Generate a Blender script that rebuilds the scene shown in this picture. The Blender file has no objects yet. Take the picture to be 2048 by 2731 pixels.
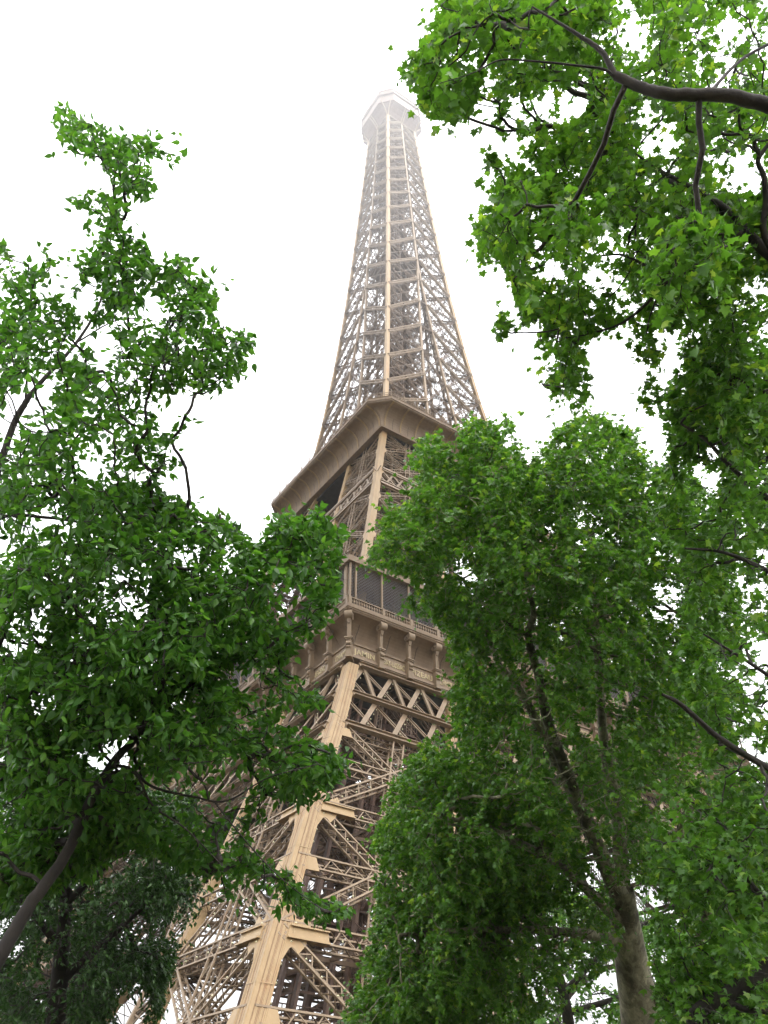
import bpy, math, random
import numpy as np

# ------------------------------------------------------------------ camera, sky, sun, exposure
S = bpy.context.scene
COL = S.collection
rng = np.random.default_rng(7)
W, H = 2048, 2731
CAM_POS = np.array([-79.5884, -103.9474, 4.2149])
FPX, YAW, PIT, ROL, PX, PY = 2237.5085, .5241, .6898, .0522, -173.504, 1.1902
FW = np.array([math.sin(YAW)*math.cos(PIT), math.cos(YAW)*math.cos(PIT), math.sin(PIT)])
_r = np.array([math.cos(YAW), -math.sin(YAW), 0.]); _u = np.cross(_r, FW)
RT = _r*math.cos(ROL) + _u*math.sin(ROL)
UP = -_r*math.sin(ROL) + _u*math.cos(ROL)
GROUND = 2.6

cam = bpy.data.cameras.new('camera')
cam.sensor_fit = 'VERTICAL'; cam.sensor_height = 24.0
cam.lens = FPX*24.0/H
cam.shift_x = -PX/H; cam.shift_y = PY/H
cam.clip_start = 0.1; cam.clip_end = 3000
camo = bpy.data.objects.new('camera', cam); COL.objects.link(camo)
import mathutils
M = mathutils.Matrix.Identity(4)
for i in range(3):
    M[i][0], M[i][1], M[i][2], M[i][3] = RT[i], UP[i], -FW[i], CAM_POS[i]
camo.matrix_world = M
S.camera = camo

SUN_EL, SUN_AZ = math.radians(56), math.radians(178)     # azimuth clockwise from +Y
w = bpy.data.worlds.new("World"); S.world = w; w.use_nodes = True
nt = w.node_tree; nt.nodes.clear()
sky = nt.nodes.new('ShaderNodeTexSky'); sky.sky_type = 'NISHITA'; sky.sun_disc = False
sky.sun_elevation = SUN_EL; sky.sun_rotation = SUN_AZ
sky.air_density = 1.0; sky.dust_density = 5.0
hs = nt.nodes.new('ShaderNodeHueSaturation'); hs.inputs['Saturation'].default_value = .12
mx = nt.nodes.new('ShaderNodeMix'); mx.data_type = 'RGBA'; mx.inputs[0].default_value = .75
mx.inputs[7].default_value = (10.5, 10.6, 10.8, 1)         # overcast cloud deck
bg = nt.nodes.new('ShaderNodeBackground'); bg.inputs['Strength'].default_value = .11
out = nt.nodes.new('ShaderNodeOutputWorld')
nt.links.new(sky.outputs[0], hs.inputs['Color']); nt.links.new(hs.outputs[0], mx.inputs[6])
# overcast luminance: three times brighter overhead than at the horizon, nothing below it
tcw = nt.nodes.new('ShaderNodeTexCoord'); sxyz = nt.nodes.new('ShaderNodeSeparateXYZ'); nt.links.new(tcw.outputs['Generated'], sxyz.inputs[0])
mr = nt.nodes.new('ShaderNodeMapRange'); mr.inputs[1].default_value = 0; mr.inputs[2].default_value = 1; mr.inputs[3].default_value = .2; mr.inputs[4].default_value = 1.42
nt.links.new(sxyz.outputs['Z'], mr.inputs[0])
st_ = nt.nodes.new('ShaderNodeMath'); st_.operation = 'GREATER_THAN'; st_.inputs[1].default_value = -.02; nt.links.new(sxyz.outputs['Z'], st_.inputs[0])
m1_ = nt.nodes.new('ShaderNodeMath'); m1_.operation = 'MULTIPLY'; nt.links.new(mr.outputs[0], m1_.inputs[0]); nt.links.new(st_.outputs[0], m1_.inputs[1])
m2_ = nt.nodes.new('ShaderNodeMath'); m2_.operation = 'MULTIPLY'; nt.links.new(m1_.outputs[0], m2_.inputs[0]); m2_.inputs[1].default_value = .115
nt.links.new(m2_.outputs[0], bg.inputs['Strength'])
nt.links.new(mx.outputs[2], bg.inputs['Color']); nt.links.new(bg.outputs[0], out.inputs['Surface'])
sl = bpy.data.lights.new('sun', 'SUN'); sl.energy = 1.5; sl.angle = math.radians(25); sl.color = (1, .95, .87)
so = bpy.data.objects.new('sun', sl); COL.objects.link(so)
sd = mathutils.Vector((math.sin(SUN_AZ)*math.cos(SUN_EL), math.cos(SUN_AZ)*math.cos(SUN_EL), math.sin(SUN_EL)))
so.rotation_euler = sd.to_track_quat('Z', 'Y').to_euler()
so.location = (-150, -300, 400)
S.view_settings.view_transform = 'Standard'; S.view_settings.look = 'None'
S.view_settings.exposure = 1.98; S.view_settings.gamma = 1; S.view_settings.use_curve_mapping = False
cy = S.cycles
cy.max_bounces = 8; cy.diffuse_bounces = 4; cy.glossy_bounces = 2; cy.transmission_bounces = 4
cy.volume_bounces = 3; cy.transparent_max_bounces = 4
cy.use_denoising = True
cy.caustics_reflective = False; cy.caustics_refractive = False

# ------------------------------------------------------------------ helpers
class MB:
    def __init__(self): self.v = []; self.q = []; self.t = []; self.n = 0; self.ng = []
    def add(self, v, q=None, t=None):
        v = np.asarray(v, float).reshape(-1, 3)
        if q is not None and len(q): self.q.append(np.asarray(q, np.int64).reshape(-1, 4)+self.n)
        if t is not None and len(t): self.t.append(np.asarray(t, np.int64).reshape(-1, 3)+self.n)
        self.v.append(v); self.n += len(v)
    def bars(self, A, B, w, h, up=(0, 0, 1)):
        A = np.atleast_2d(np.asarray(A, float)); B = np.atleast_2d(np.asarray(B, float))
        d = B-A; L = np.linalg.norm(d, axis=1, keepdims=True); d = d/np.maximum(L, 1e-9)
        u = np.broadcast_to(np.asarray(up, float), d.shape)
        s = np.cross(d, u); sn = np.linalg.norm(s, axis=1, keepdims=True)
        bad = (sn[:, 0] < 1e-3)
        if bad.any():
            s[bad] = np.cross(d[bad], np.array([1., .3, 0])); sn = np.linalg.norm(s, axis=1, keepdims=True)
        s = s/sn; u2 = np.cross(s, d)
        w = np.broadcast_to(np.asarray(w, float).reshape(-1, 1), (len(A), 1))/2
        h = np.broadcast_to(np.asarray(h, float).reshape(-1, 1), (len(A), 1))/2
        c = [s*w+u2*h, -s*w+u2*h, -s*w-u2*h, s*w-u2*h]
        V = np.stack([A+k for k in c]+[B+k for k in c], 1)
        f = np.array([[0, 1, 2, 3], [7, 6, 5, 4], [0, 4, 5, 1], [1, 5, 6, 2], [2, 6, 7, 3], [3, 7, 4, 0]])
        q = (np.arange(len(A))*8)[:, None, None]+f[None]
        self.add(V.reshape(-1, 3), q.reshape(-1, 4))
        return self
    def box(self, x0, x1, y0, y1, z0, z1):
        V = [(x0,y0,z0),(x1,y0,z0),(x1,y1,z0),(x0,y1,z0),(x0,y0,z1),(x1,y0,z1),(x1,y1,z1),(x0,y1,z1)]
        self.add(V, [(3,2,1,0),(4,5,6,7),(0,1,5,4),(1,2,6,5),(2,3,7,6),(3,0,4,7)]); return self
    def poly_plate(self, pts, off):
        """flat plate: outline pts (N,3), thickened along vector off"""
        P = np.asarray(pts, float); n = len(P); o = np.asarray(off, float)
        V = np.concatenate([P-o/2, P+o/2, [P.mean(0)-o/2], [P.mean(0)+o/2]])
        i = np.arange(n); j = (i+1) % n
        self.add(V, np.stack([i, j, j+n, i+n], 1), np.concatenate([np.stack([j, i, np.full(n, 2*n)], 1), np.stack([i+n, j+n, np.full(n, 2*n+1)], 1)]))
        return self
    def loops(self, L, close=True, cap=False):
        """skin successive rings: L list of (N,3)"""
        L = [np.asarray(l, float) for l in L]; n = len(L[0])
        V = np.concatenate(L); q = []
        m = n if close else n-1
        i = np.arange(m); j = (i+1) % n
        for k in range(len(L)-1): q.append(np.stack([i+k*n, j+k*n, j+(k+1)*n, i+(k+1)*n], 1))
        self.add(V, np.concatenate(q))
        return self
    def lattice(self, A, B, wd, dp, n, up=(0, 0, 1), t=.14, z=.07, sides=4):
        """box lattice girder from A to B: four corner angles with zigzag lacing"""
        A = np.asarray(A, float); B = np.asarray(B, float)
        d = (B-A)/np.linalg.norm(B-A); s = np.cross(d, up)
        if np.linalg.norm(s) < 1e-3: s = np.cross(d, (1, .3, 0))
        s /= np.linalg.norm(s); u = np.cross(s, d)
        c = [s*wd/2+u*dp/2, -s*wd/2+u*dp/2, -s*wd/2-u*dp/2, s*wd/2-u*dp/2]
        if sides == 1: c = [s*wd/2, -s*wd/2]
        self.bars([A+k for k in c], [B+k for k in c], t, t, up)
        tt = np.linspace(0, 1, n+1)[:, None]; P = A+(B-A)*tt
        prs = [(0, 1)] if sides == 1 else [(0, 1), (1, 2), (2, 3), (3, 0)]
        for a, b in prs:
            alt = (np.arange(n+1) % 2)[:, None]
            Z = P+np.where(alt == 0, c[a], c[b])
            nrm = np.cross(d, c[a]-c[b])
            self.bars(Z[:-1], Z[1:], z, z*.5, nrm)
        return self
    def rot(self, k):
        """copy turned by k quarter turns about the tower axis"""
        m = MB(); c, s = [(1, 0), (0, 1), (-1, 0), (0, -1)][k % 4]
        for v in self.v:
            r = v.copy(); r[:, 0] = c*v[:, 0]-s*v[:, 1]; r[:, 1] = s*v[:, 0]+c*v[:, 1]; m.v.append(r)
        m.q, m.t, m.n = list(self.q), list(self.t), self.n
        return m
    def merge(self, o):
        for q in o.q: self.q.append(q+self.n)
        for t in o.t: self.t.append(t+self.n)
        self.v += o.v; self.n += o.n; return self
    def mesh(self, name, mat, smooth=False):
        me = bpy.data.meshes.new(name)
        V = np.concatenate(self.v); q = np.concatenate(self.q) if self.q else np.zeros((0, 4), int)
        t = np.concatenate(self.t) if self.t else np.zeros((0, 3), int)
        me.vertices.add(len(V)); me.vertices.foreach_set('co', V.astype(np.float32).ravel())
        nl = q.size+t.size
        me.loops.add(nl); me.loops.foreach_set('vertex_index', np.concatenate([q.ravel(), t.ravel()]).astype(np.int32))
        me.polygons.add(len(q)+len(t))
        st = np.concatenate([np.arange(len(q))*4, q.size+np.arange(len(t))*3]).astype(np.int32)
        me.polygons.foreach_set('loop_start', st)
        me.polygons.foreach_set('use_smooth', np.full(len(q)+len(t), smooth))
        me.update(calc_edges=True); me.validate()
        me.materials.append(mat)
        return me
    def build(self, name, mat, parent=None, smooth=False):
        return link(name, self.mesh(name, mat, smooth), parent)

def link(name, data, parent=None):
    o = bpy.data.objects.new(name, data); COL.objects.link(o)
    if parent is not None: o.parent = parent
    return o
def empty(name, loc, label, cat, group=None):
    o = bpy.data.objects.new(name, None); COL.objects.link(o); o.location = loc
    o['label'] = label; o['category'] = cat
    if group: o['group'] = group
    return o
def turned(o, k, parent):
    """the same part turned k quarter turns round the tower axis, with its sub-parts"""
    c = o.copy(); COL.objects.link(c); c.parent = parent; c.rotation_euler = (0, 0, k*math.pi/2)
    for ch in list(o.children):
        d = ch.copy(); COL.objects.link(d); d.parent = c
    return c

def pix(x, y, d):
    """point seen at (x,y) of the 1659-wide view of the photo, d metres along the view axis"""
    u = np.asarray(x, float)*1.2345; v = np.asarray(y, float)*1.2345
    d = np.asarray(d, float)
    k = FW + RT*((u-W/2-PX)/FPX)[..., None] - UP*((v-H/2-PY)/FPX)[..., None]
    return CAM_POS + k*d[..., None]

# ------------------------------------------------------------------ materials
def mat_new(name):
    m = bpy.data.materials.new(name); m.use_nodes = True
    t = m.node_tree; b = t.nodes['Principled BSDF']
    return m, t, b
def ramp(t, fac, stops):
    r = t.nodes.new('ShaderNodeValToRGB'); e = r.color_ramp.elements
    while len(e) < len(stops): e.new(.5)
    for k, (p, c) in zip(e, stops): k.position = p; k.color = (*c, 1)
    t.links.new(fac, r.inputs[0]); return r
def noise(t, scale, detail=4, coord='Object', rough=.55, vec=None, stretch=None):
    n = t.nodes.new('ShaderNodeTexNoise'); n.inputs['Scale'].default_value = scale
    n.inputs['Detail'].default_value = detail; n.inputs['Roughness'].default_value = rough
    tc = t.nodes.new('ShaderNodeTexCoord')
    if stretch:
        mp = t.nodes.new('ShaderNodeMapping'); mp.inputs['Scale'].default_value = stretch
        t.links.new(tc.outputs[coord], mp.inputs[0]); t.links.new(mp.outputs[0], n.inputs['Vector'])
    else: t.links.new(tc.outputs[coord], n.inputs['Vector'])
    return n
def painted(name, c0, c1, rust=None, rough=.55, scale=.35, stretch=(1, 1, .25)):
    m, t, b = mat_new(name)
    n = noise(t, scale*4, 6, stretch=stretch)
    r = ramp(t, n.outputs['Fac'], [(.3, c0), (.7, c1)])
    col = r.outputs[0]
    if rust:
        n2 = noise(t, scale*1.6, 8, rough=.7, stretch=(1, 1, .35))
        r2 = ramp(t, n2.outputs['Fac'], [(.56, (0, 0, 0)), (.72, (1, 1, 1))])
        mxn = t.nodes.new('ShaderNodeMix'); mxn.data_type = 'RGBA'
        ml = t.nodes.new('ShaderNodeMath'); ml.operation = 'MULTIPLY'; ml.inputs[1].default_value = .6
        t.links.new(r2.outputs[0], ml.inputs[0]); t.links.new(ml.outputs[0], mxn.inputs[0])
        t.links.new(col, mxn.inputs[6]); mxn.inputs[7].default_value = (*rust, 1)
        col = mxn.outputs[2]
    t.links.new(col, b.inputs['Base Color']); b.inputs['Roughness'].default_value = rough
    b.inputs['Specular IOR Level'].default_value = .3
    return m
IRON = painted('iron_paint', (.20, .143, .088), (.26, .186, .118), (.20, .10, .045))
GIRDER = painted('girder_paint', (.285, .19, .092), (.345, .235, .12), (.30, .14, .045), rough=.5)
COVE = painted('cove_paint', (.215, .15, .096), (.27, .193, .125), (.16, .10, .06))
RUST_SHADE = painted('rust_shade_seam', (.17, .095, .045), (.24, .14, .07), (.2, .07, .025))  # rusty joint colour with the grooves' shade painted in
IRON_SHADED = painted('shaded_iron', (.12, .08, .052), (.17, .115, .075), (.14, .065, .035))  # shaded copy of the iron paint, shade put into the colour
DARKI = painted('deep_shade_iron', (.085, .05, .035), (.14, .085, .06), (.1, .04, .025))  # iron darkened further, interior shade put into the colour
GOLD = painted('gilt_letters', (.40, .32, .17), (.5, .4, .23), rough=.4)
NET = painted('net_wire', (.16, .15, .15), (.22, .2, .2))
DARK = painted('dark_panel', (.035, .032, .035), (.06, .055, .055))
BULB = painted('bulb_glass', (.62, .58, .36), (.7, .66, .45), rough=.3)
RUSTY = painted('rusty_lamp', (.20, .085, .05), (.26, .12, .07), rough=.6)
ORANGE = painted('orange_sheet', (.62, .13, .05), (.7, .17, .07), rough=.7)
WHITE = painted('white_sheet', (.72, .74, .76), (.8, .8, .8), rough=.6)

def leaf_mat(name, stops, trans, tmix=.38, rough=.42):
    m, t, b = mat_new(name)
    g = t.nodes.new('ShaderNodeNewGeometry')
    r = ramp(t, g.outputs['Random Per Island'], stops)
    t.links.new(r.outputs[0], b.inputs['Base Color']); b.inputs['Roughness'].default_value = rough
    b.inputs['Specular IOR Level'].default_value = .35
    hsn = t.nodes.new('ShaderNodeMix'); hsn.data_type = 'RGBA'; hsn.blend_type = 'MULTIPLY'
    hsn.inputs[0].default_value = 1; hsn.inputs[7].default_value = (*trans, 1)
    t.links.new(r.outputs[0], hsn.inputs[6])
    tr = t.nodes.new('ShaderNodeBsdfTranslucent'); t.links.new(hsn.outputs[2], tr.inputs['Color'])
    ms = t.nodes.new('ShaderNodeMixShader'); ms.inputs[0].default_value = tmix
    t.links.new(b.outputs[0], ms.inputs[1]); t.links.new(tr.outputs[0], ms.inputs[2])
    t.links.new(ms.outputs[0], t.nodes['Material Output'].inputs['Surface'])
    return m
LEAF_PLANE = leaf_mat('plane_leaf', [(0, (.040, .105, .013)), (.5, (.058, .15, .017)), (.88, (.085, .19, .024)), (1, (.17, .27, .03))], (2.2, 2.2, 1.3))
LEAF_NEAR = leaf_mat('plane_leaf_near', [(0, (.040, .105, .012)), (.6, (.06, .15, .016)), (.93, (.09, .19, .022)), (1, (.19, .28, .03))], (2.3, 2.3, 1.2), .45)
LEAF_OVATE = leaf_mat('ovate_leaf', [(0, (.034, .10, .014)), (.6, (.05, .135, .019)), (1, (.085, .185, .026))], (2.2, 2.3, 1.2), .42)
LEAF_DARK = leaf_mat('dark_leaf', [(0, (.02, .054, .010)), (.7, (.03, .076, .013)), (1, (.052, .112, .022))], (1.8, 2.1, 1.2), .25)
def bark(name, stops, scale, stretch=(1, 1, .3)):
    m, t, b = mat_new(name)
    n = noise(t, scale, 7, rough=.62, stretch=stretch); r = ramp(t, n.outputs['Fac'], stops)
    t.links.new(r.outputs[0], b.inputs['Base Color']); b.inputs['Roughness'].default_value = .85
    bp = t.nodes.new('ShaderNodeBump'); bp.inputs['Strength'].default_value = .5; bp.inputs['Distance'].default_value = .02
    n2 = noise(t, scale*5, 5, stretch=stretch); t.links.new(n2.outputs['Fac'], bp.inputs['Height']); t.links.new(bp.outputs[0], b.inputs['Normal'])
    return m
BARK_DARK = bark('dark_bark', [(.3, (.018, .014, .012)), (.7, (.045, .036, .028))], 6)
def flaking_bark(name):
    m, t, b = mat_new(name)
    n = noise(t, 2.2, 5, rough=.6, stretch=(1, 1, .55)); r = ramp(t, n.outputs['Fac'], [(0, (.085, .075, .048)), (.43, (.145, .13, .085)), (.49, (.22, .2, .13)), (.57, (.32, .295, .2))])
    r.color_ramp.interpolation = 'CONSTANT'
    n2 = noise(t, 14, 6, stretch=(1, 1, .4)); r2 = ramp(t, n2.outputs['Fac'], [(.35, (.7, .7, .7)), (.65, (1.1, 1.1, 1.1))])
    mm = t.nodes.new('ShaderNodeMix'); mm.data_type = 'RGBA'; mm.blend_type = 'MULTIPLY'; mm.inputs[0].default_value = 1
    t.links.new(r.outputs[0], mm.inputs[6]); t.links.new(r2.outputs[0], mm.inputs[7]); t.links.new(mm.outputs[2], b.inputs['Base Color'])
    b.inputs['Roughness'].default_value = .85
    bp = t.nodes.new('ShaderNodeBump'); bp.inputs['Strength'].default_value = .6; bp.inputs['Distance'].default_value = .03
    t.links.new(n.outputs['Fac'], bp.inputs['Height']); t.links.new(bp.outputs[0], b.inputs['Normal'])
    return m
BARK_PLANE = flaking_bark('plane_bark')
BARK_OLD = bark('plane_bark', [(.35, (.085, .075, .045)), (.5, (.17, .15, .095)), (.66, (.29, .265, .17))], 3, (1, 1, .6))
BARK_MID = bark('brown_bark', [(.3, (.055, .042, .03)), (.7, (.11, .085, .06))], 5)

# ------------------------------------------------------------------ setting: ground, haze, low cloud
m, t, b = mat_new('trodden_ground')
n = noise(t, .6, 8); r = ramp(t, n.outputs['Fac'], [(.35, (.06, .06, .04)), (.65, (.09, .082, .06))])
t.links.new(r.outputs[0], b.inputs['Base Color']); b.inputs['Roughness'].default_value = .95
g = MB(); xs = np.linspace(-290, 290, 30); gx, gy = np.meshgrid(xs, xs)
gz = np.full_like(gx, GROUND)+.25*np.sin(gx*.05)*np.cos(gy*.043)
idx = np.arange(900).reshape(30, 30)
g.add(np.stack([gx, gy, gz], -1), np.stack([idx[:-1, :-1], idx[:-1, 1:], idx[1:, 1:], idx[1:, :-1]], -1))
o = g.build('ground', m); o['kind'] = 'structure'; o['label'] = 'trodden earth and grass under the trees and the tower'

def vol(name, x, z0, z1, dens, label, col=(.94, .95, .97)):
    mm = bpy.data.materials.new(name); mm.use_nodes = True; tt = mm.node_tree; tt.nodes.clear()
    pv = tt.nodes.new('ShaderNodeVolumePrincipled'); pv.inputs['Density'].default_value = dens
    pv.inputs['Color'].default_value = (*col, 1); pv.inputs['Anisotropy'].default_value = .2
    oo = tt.nodes.new('ShaderNodeOutputMaterial'); tt.links.new(pv.outputs[0], oo.inputs['Volume'])
    ob = MB().box(-x, x, -x, x, z0, z1).build(name, mm); ob['kind'] = 'stuff'; ob['label'] = label
    return ob
vol('haze', 300, GROUND-1.6, 341,   .00013, 'thin pale haze in the air')
vol('low_cloud', 300.5, 125, 345, .0012, 'white low cloud veiling the shaft of the tower')
vol('fog_bank', 301, 244, 338, .0038, 'thick white fog hiding the tip of the tower')

# ------------------------------------------------------------------ the tower
tower = empty('lattice_tower', (0, 0, 0), 'tall beige wrought iron lattice tower fading into white fog', 'tower')
ip = np.interp
def wo(z): return ip(z, [0, 12.75, 18.24, 29.6, 40.81, 45.87, 51.5, 58], [60.1, 53.53, 50.81, 45.13, 39.3, 36.9, 34.4, 32.6])
def wi(z): return wo(z)-ip(z, [0, 15, 37, 51.5, 58], [19.5, 17.2, 15.7, 15.2, 15])
def wo2(z): return ip(z, [57, 81.8, 92.2, 112, 116, 126.6], [32.8, 25.7, 22.7, 17.0, 16.1, 14.23])
def wi2(z): return wo2(z)-ip(z, [57, 75, 93, 112, 117], [15, 13.8, 12.6, 11.4, 11.2])
def wc(z): return ip(z, [114, 126.6, 140.5, 159, 179.2, 200, 218.6, 240, 265.5, 276], [16.6, 14.23, 12.7, 11.1, 9.7, 8.55, 7.64, 6.6, 5.55, 5.2])
def wm(z): return ip(z, [114, 128, 158, 183, 300], [5.2, 3.7, 1.85, .25, .25])

def prism(mb, zs, fx, fy, sx, sy):
    """square-section member following a raking line; (fx,fy) its outer corner, (sx,sy) towards the inside"""
    R = []
    for z in zs:
        x, y = fx(z), fy(z); R.append([(x, y, z), (x+sx, y, z), (x+sx, y+sy, z), (x, y+sy, z)])
    mb.loops(R if sx*sy < 0 else [r[::-1] for r in R]); return mb

def face_panels(mb, zs, L, R, nrm, wd, dp, t, z, nl, mid=True, hz=True):
    """X braced panels between two raking lines L(z), R(z) -> 3-vectors"""
    for a, b_ in zip(zs[:-1], zs[1:]):
        A0, A1, B0, B1 = L(a), R(a), L(b_), R(b_)
        n = max(4, int(np.linalg.norm(A0-B1)/nl))
        mb.lattice(A0, B1, wd, dp, n, nrm, t, z); mb.lattice(A1, B0, wd, dp, n, nrm, t, z)
        if hz: mb.lattice(A0, A1, wd*1.3, dp, max(4, int(np.linalg.norm(A0-A1)/nl)), nrm, t, z)
        if mid:
            h = (a+b_)/2
            mb.lattice(L(h), R(h), wd*1.15, dp, max(4, int(np.linalg.norm(L(h)-R(h))/nl)), nrm, t, z)
            mb.lattice((A0+A1)/2, (B0+B1)/2, wd*1.2, dp, max(4, int((b_-a)/nl)), nrm, t, z)

GZ = [2.0, 6.9, 18.24, 29.6, 40.81]
def build_leg():
    br = MB()
    V = np.array
    # inner faces: simpler bracing, the mesh of the leg itself together with the diaphragms
    leg = MB()
    for z in GZ[1:]:
        a, b_ = -wo(z)+.6, -wi(z)-.3
        for p, q in [((a, a), (b_, b_)), ((a, b_), (b_, a)), ((a, a), (a, b_)), ((b_, a), (b_, b_)), ((a, b_), (b_, b_))]:
            leg.lattice((*p, z), (*q, z), .7, .6, 16, (0, 0, 1), .12, .07)
        for k in np.linspace(a, b_, 6)[1:-1]:
            leg.bars([(k, a, z-.35), (a, k, z-.4)], [(k, b_, z-.35), (b_, k, z-.4)], .14, .3)
    lo = leg.build('leg', IRON_SHADED, tower)
    # four corner girders
    zs = [0, 6, 12.75, 18.24, 24, 29.6, 35, 40.81, 45.87, 51.0]
    shade_strips = []
    for kx, ky, s in ((0, 0, 1.32), (1, 0, 1.0), (0, 1, 1.0), (1, 1, .9)):
        fx = (lambda z: -wo(z)) if kx == 0 else (lambda z: -wi(z)); fy = (lambda z: -wo(z)) if ky == 0 else (lambda z: -wi(z))
        sx = s if kx == 0 else -s; sy = s if ky == 0 else -s
        m_ = MB(); prism(m_, zs, fx, fy, sx, sy)
        ex, ey = np.sign(sx), np.sign(sy)
        # cover angles along the arris, edge strips, and butt straps
        for (o0, o1) in ((0., .2), (.3, .4), (.62, .7), (.9, 1.0)):
            w_ = s
            prism(m_, zs, lambda z: fx(z)+ex*(o0*w_-.004), lambda z: fy(z)-ey*(.05 if o0 == 0 else .03), ex*(o1-o0)*w_, ey*.2)
            prism(m_, zs, lambda z: fx(z)-ex*(.05 if o0 == 0 else .03), lambda z: fy(z)+ey*(o0*w_+.002), ex*.2, ey*(o1-o0)*w_)
        if (kx, ky) == (0, 0):
            for z in np.arange(4, 50, 5.3):
                zz = [z, z+.06]
                prism(m_, zz, lambda q: fx(q)-.065, lambda q: fy(q)-.065, 1.34, 1.34)
        cg = m_.build('corner_girder', GIRDER, lo)
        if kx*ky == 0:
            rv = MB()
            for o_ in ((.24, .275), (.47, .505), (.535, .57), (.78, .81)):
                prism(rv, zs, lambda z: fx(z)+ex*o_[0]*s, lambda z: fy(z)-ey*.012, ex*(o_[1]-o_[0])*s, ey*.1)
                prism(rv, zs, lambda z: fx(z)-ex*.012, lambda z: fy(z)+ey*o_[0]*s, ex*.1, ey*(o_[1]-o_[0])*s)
            shade_strips.append(rv)
    for rv in shade_strips: rv.build('rust_shade_strip', RUST_SHADE, lo)  # thin dark strips: joint rust plus painted groove shade
    # bracing of the four faces, each face one lattice panel
    up_y, up_x = (0, -1, .45), (-1, 0, .45)
    f1 = MB(); face_panels(f1, GZ, lambda z: V([-wo(z)+.7, -wo(z)+.5, z]), lambda z: V([-wi(z)-.4, -wo(z)+.5, z]), up_y, .95, .8, .15, .085, .95)
    f1.build('cross_brace', IRON, lo)
    f2 = MB(); face_panels(f2, GZ, lambda z: V([-wo(z)+.5, -wo(z)+.7, z]), lambda z: V([-wo(z)+.5, -wi(z)-.4, z]), up_x, .95, .8, .15, .085, .95)
    f2.build('cross_brace', IRON, lo)
    f3 = MB(); face_panels(f3, GZ, lambda z: V([-wo(z)+.7, -wi(z)-.5, z]), lambda z: V([-wi(z)-.4, -wi(z)-.5, z]), up_y, .9, .7, .15, .08, 1.2)
    f3.build('cross_brace', IRON_SHADED, lo)  # back faces take the shaded iron tone, shade painted in
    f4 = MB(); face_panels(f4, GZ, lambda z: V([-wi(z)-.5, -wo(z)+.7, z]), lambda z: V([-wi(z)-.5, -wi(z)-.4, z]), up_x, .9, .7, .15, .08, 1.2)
    f4.build('cross_brace', IRON_SHADED, lo)
    # riveted gusset plates on the two outer faces
    def gus(z, big):
        for ax in (0, 1):
            g_ = MB()
            def P(s_, h):          # s_ metres along the face from the arris, h along the rake
                q = -wo(z+h)
                return (q+s_, q+.06, z+h) if ax == 0 else (q+.06, q+s_, z+h)
            off = (0, -.2, .03) if ax == 0 else (-.2, 0, .03)
            if big:
                cur = lambda a0, a1, n_: [(a0[0]+(a1[0]-a0[0])*k, a0[1]+(a1[1]-a0[1])*k-.35*math.sin(math.pi*k)*np.sign(a1[1]-a0[1])) for k in np.linspace(0, 1, n_)]
                out_ = [(1.3, 1.7), (1.4, 1.25), (1.6, 1.0), (1.9, .95), (2.2, 1.15), (2.5, 1.4), (2.75, 1.05), (2.9, .4), (2.9, -.4), (2.7, -1.0), (2.4, -1.5), (2.1, -1.2), (1.8, -1.05), (1.55, -1.25), (1.4, -1.6), (1.3, -2.1)]
                g_.poly_plate([P(*k) for k in out_], off)
                # deep horizontal stub
                st = [(1.25, .4), (4.3, .4), (4.55, -.42), (1.25, -.42)]
                off2 = (0, -.34, .05) if ax == 0 else (-.34, 0, .05)
                g_.poly_plate([P(*k) for k in st], off2)
                lip = [(1.25, .47), (4.32, .47), (4.32, .37), (1.25, .37)]; lip2 = [(1.25, -.36), (4.57, -.36), (4.57, -.48), (1.25, -.48)]
                o3 = (0, -.7, .05) if ax == 0 else (-.7, 0, .05)
                g_.poly_plate([P(*k) for k in lip], o3); g_.poly_plate([P(*k) for k in lip2], o3)
            else:
                g_.poly_plate([P(*k) for k in [(1.3, .6), (1.95, .58), (2.5, -.55), (1.3, -.6)]], off)
            g_.build('gusset_plate', GIRDER, lo)
    for z in GZ[1:4]: gus(z, True)
    for z in (12.57, 23.9, 35.1): gus(z, False)
    gus(39.6, False)
    # raking lift rails and stairs inside
    lr = MB()
    zs2 = [2, 12.75, 18.24, 29.6, 40.81, 50]
    for u_, v_ in ((.25, .3), (.33, .3), (.48, .3), (.56, .3), (.25, .62), (.33, .62), (.48, .62), (.56, .62), (.72, .5), (.8, .5), (.4, .8), (.65, .75)):
        f = lambda z: V([-wo(z)+(wo(z)-wi(z))*u_, -wo(z)+(wo(z)-wi(z))*v_, z])
        for a, b_ in zip(zs2[:-1], zs2[1:]): lr.bars(f(a), f(b_), .28, .42, (0, 1, 0))
    for u0, v0 in ((.33, .3), (.56, .3), (.33, .62), (.56, .62)):
        f = lambda z: V([-wo(z)+(wo(z)-wi(z))*u0, -wo(z)+(wo(z)-wi(z))*v0, z])
        for z in np.arange(3, 50, 1.4):
            lr.bars(f(z), f(z)+V([1.5, 0, 0]), .12, .16); lr.bars(f(z), f(z)+V([0, 2.2, 0]), .1, .14)
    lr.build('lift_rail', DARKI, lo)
    sm = MB()
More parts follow.
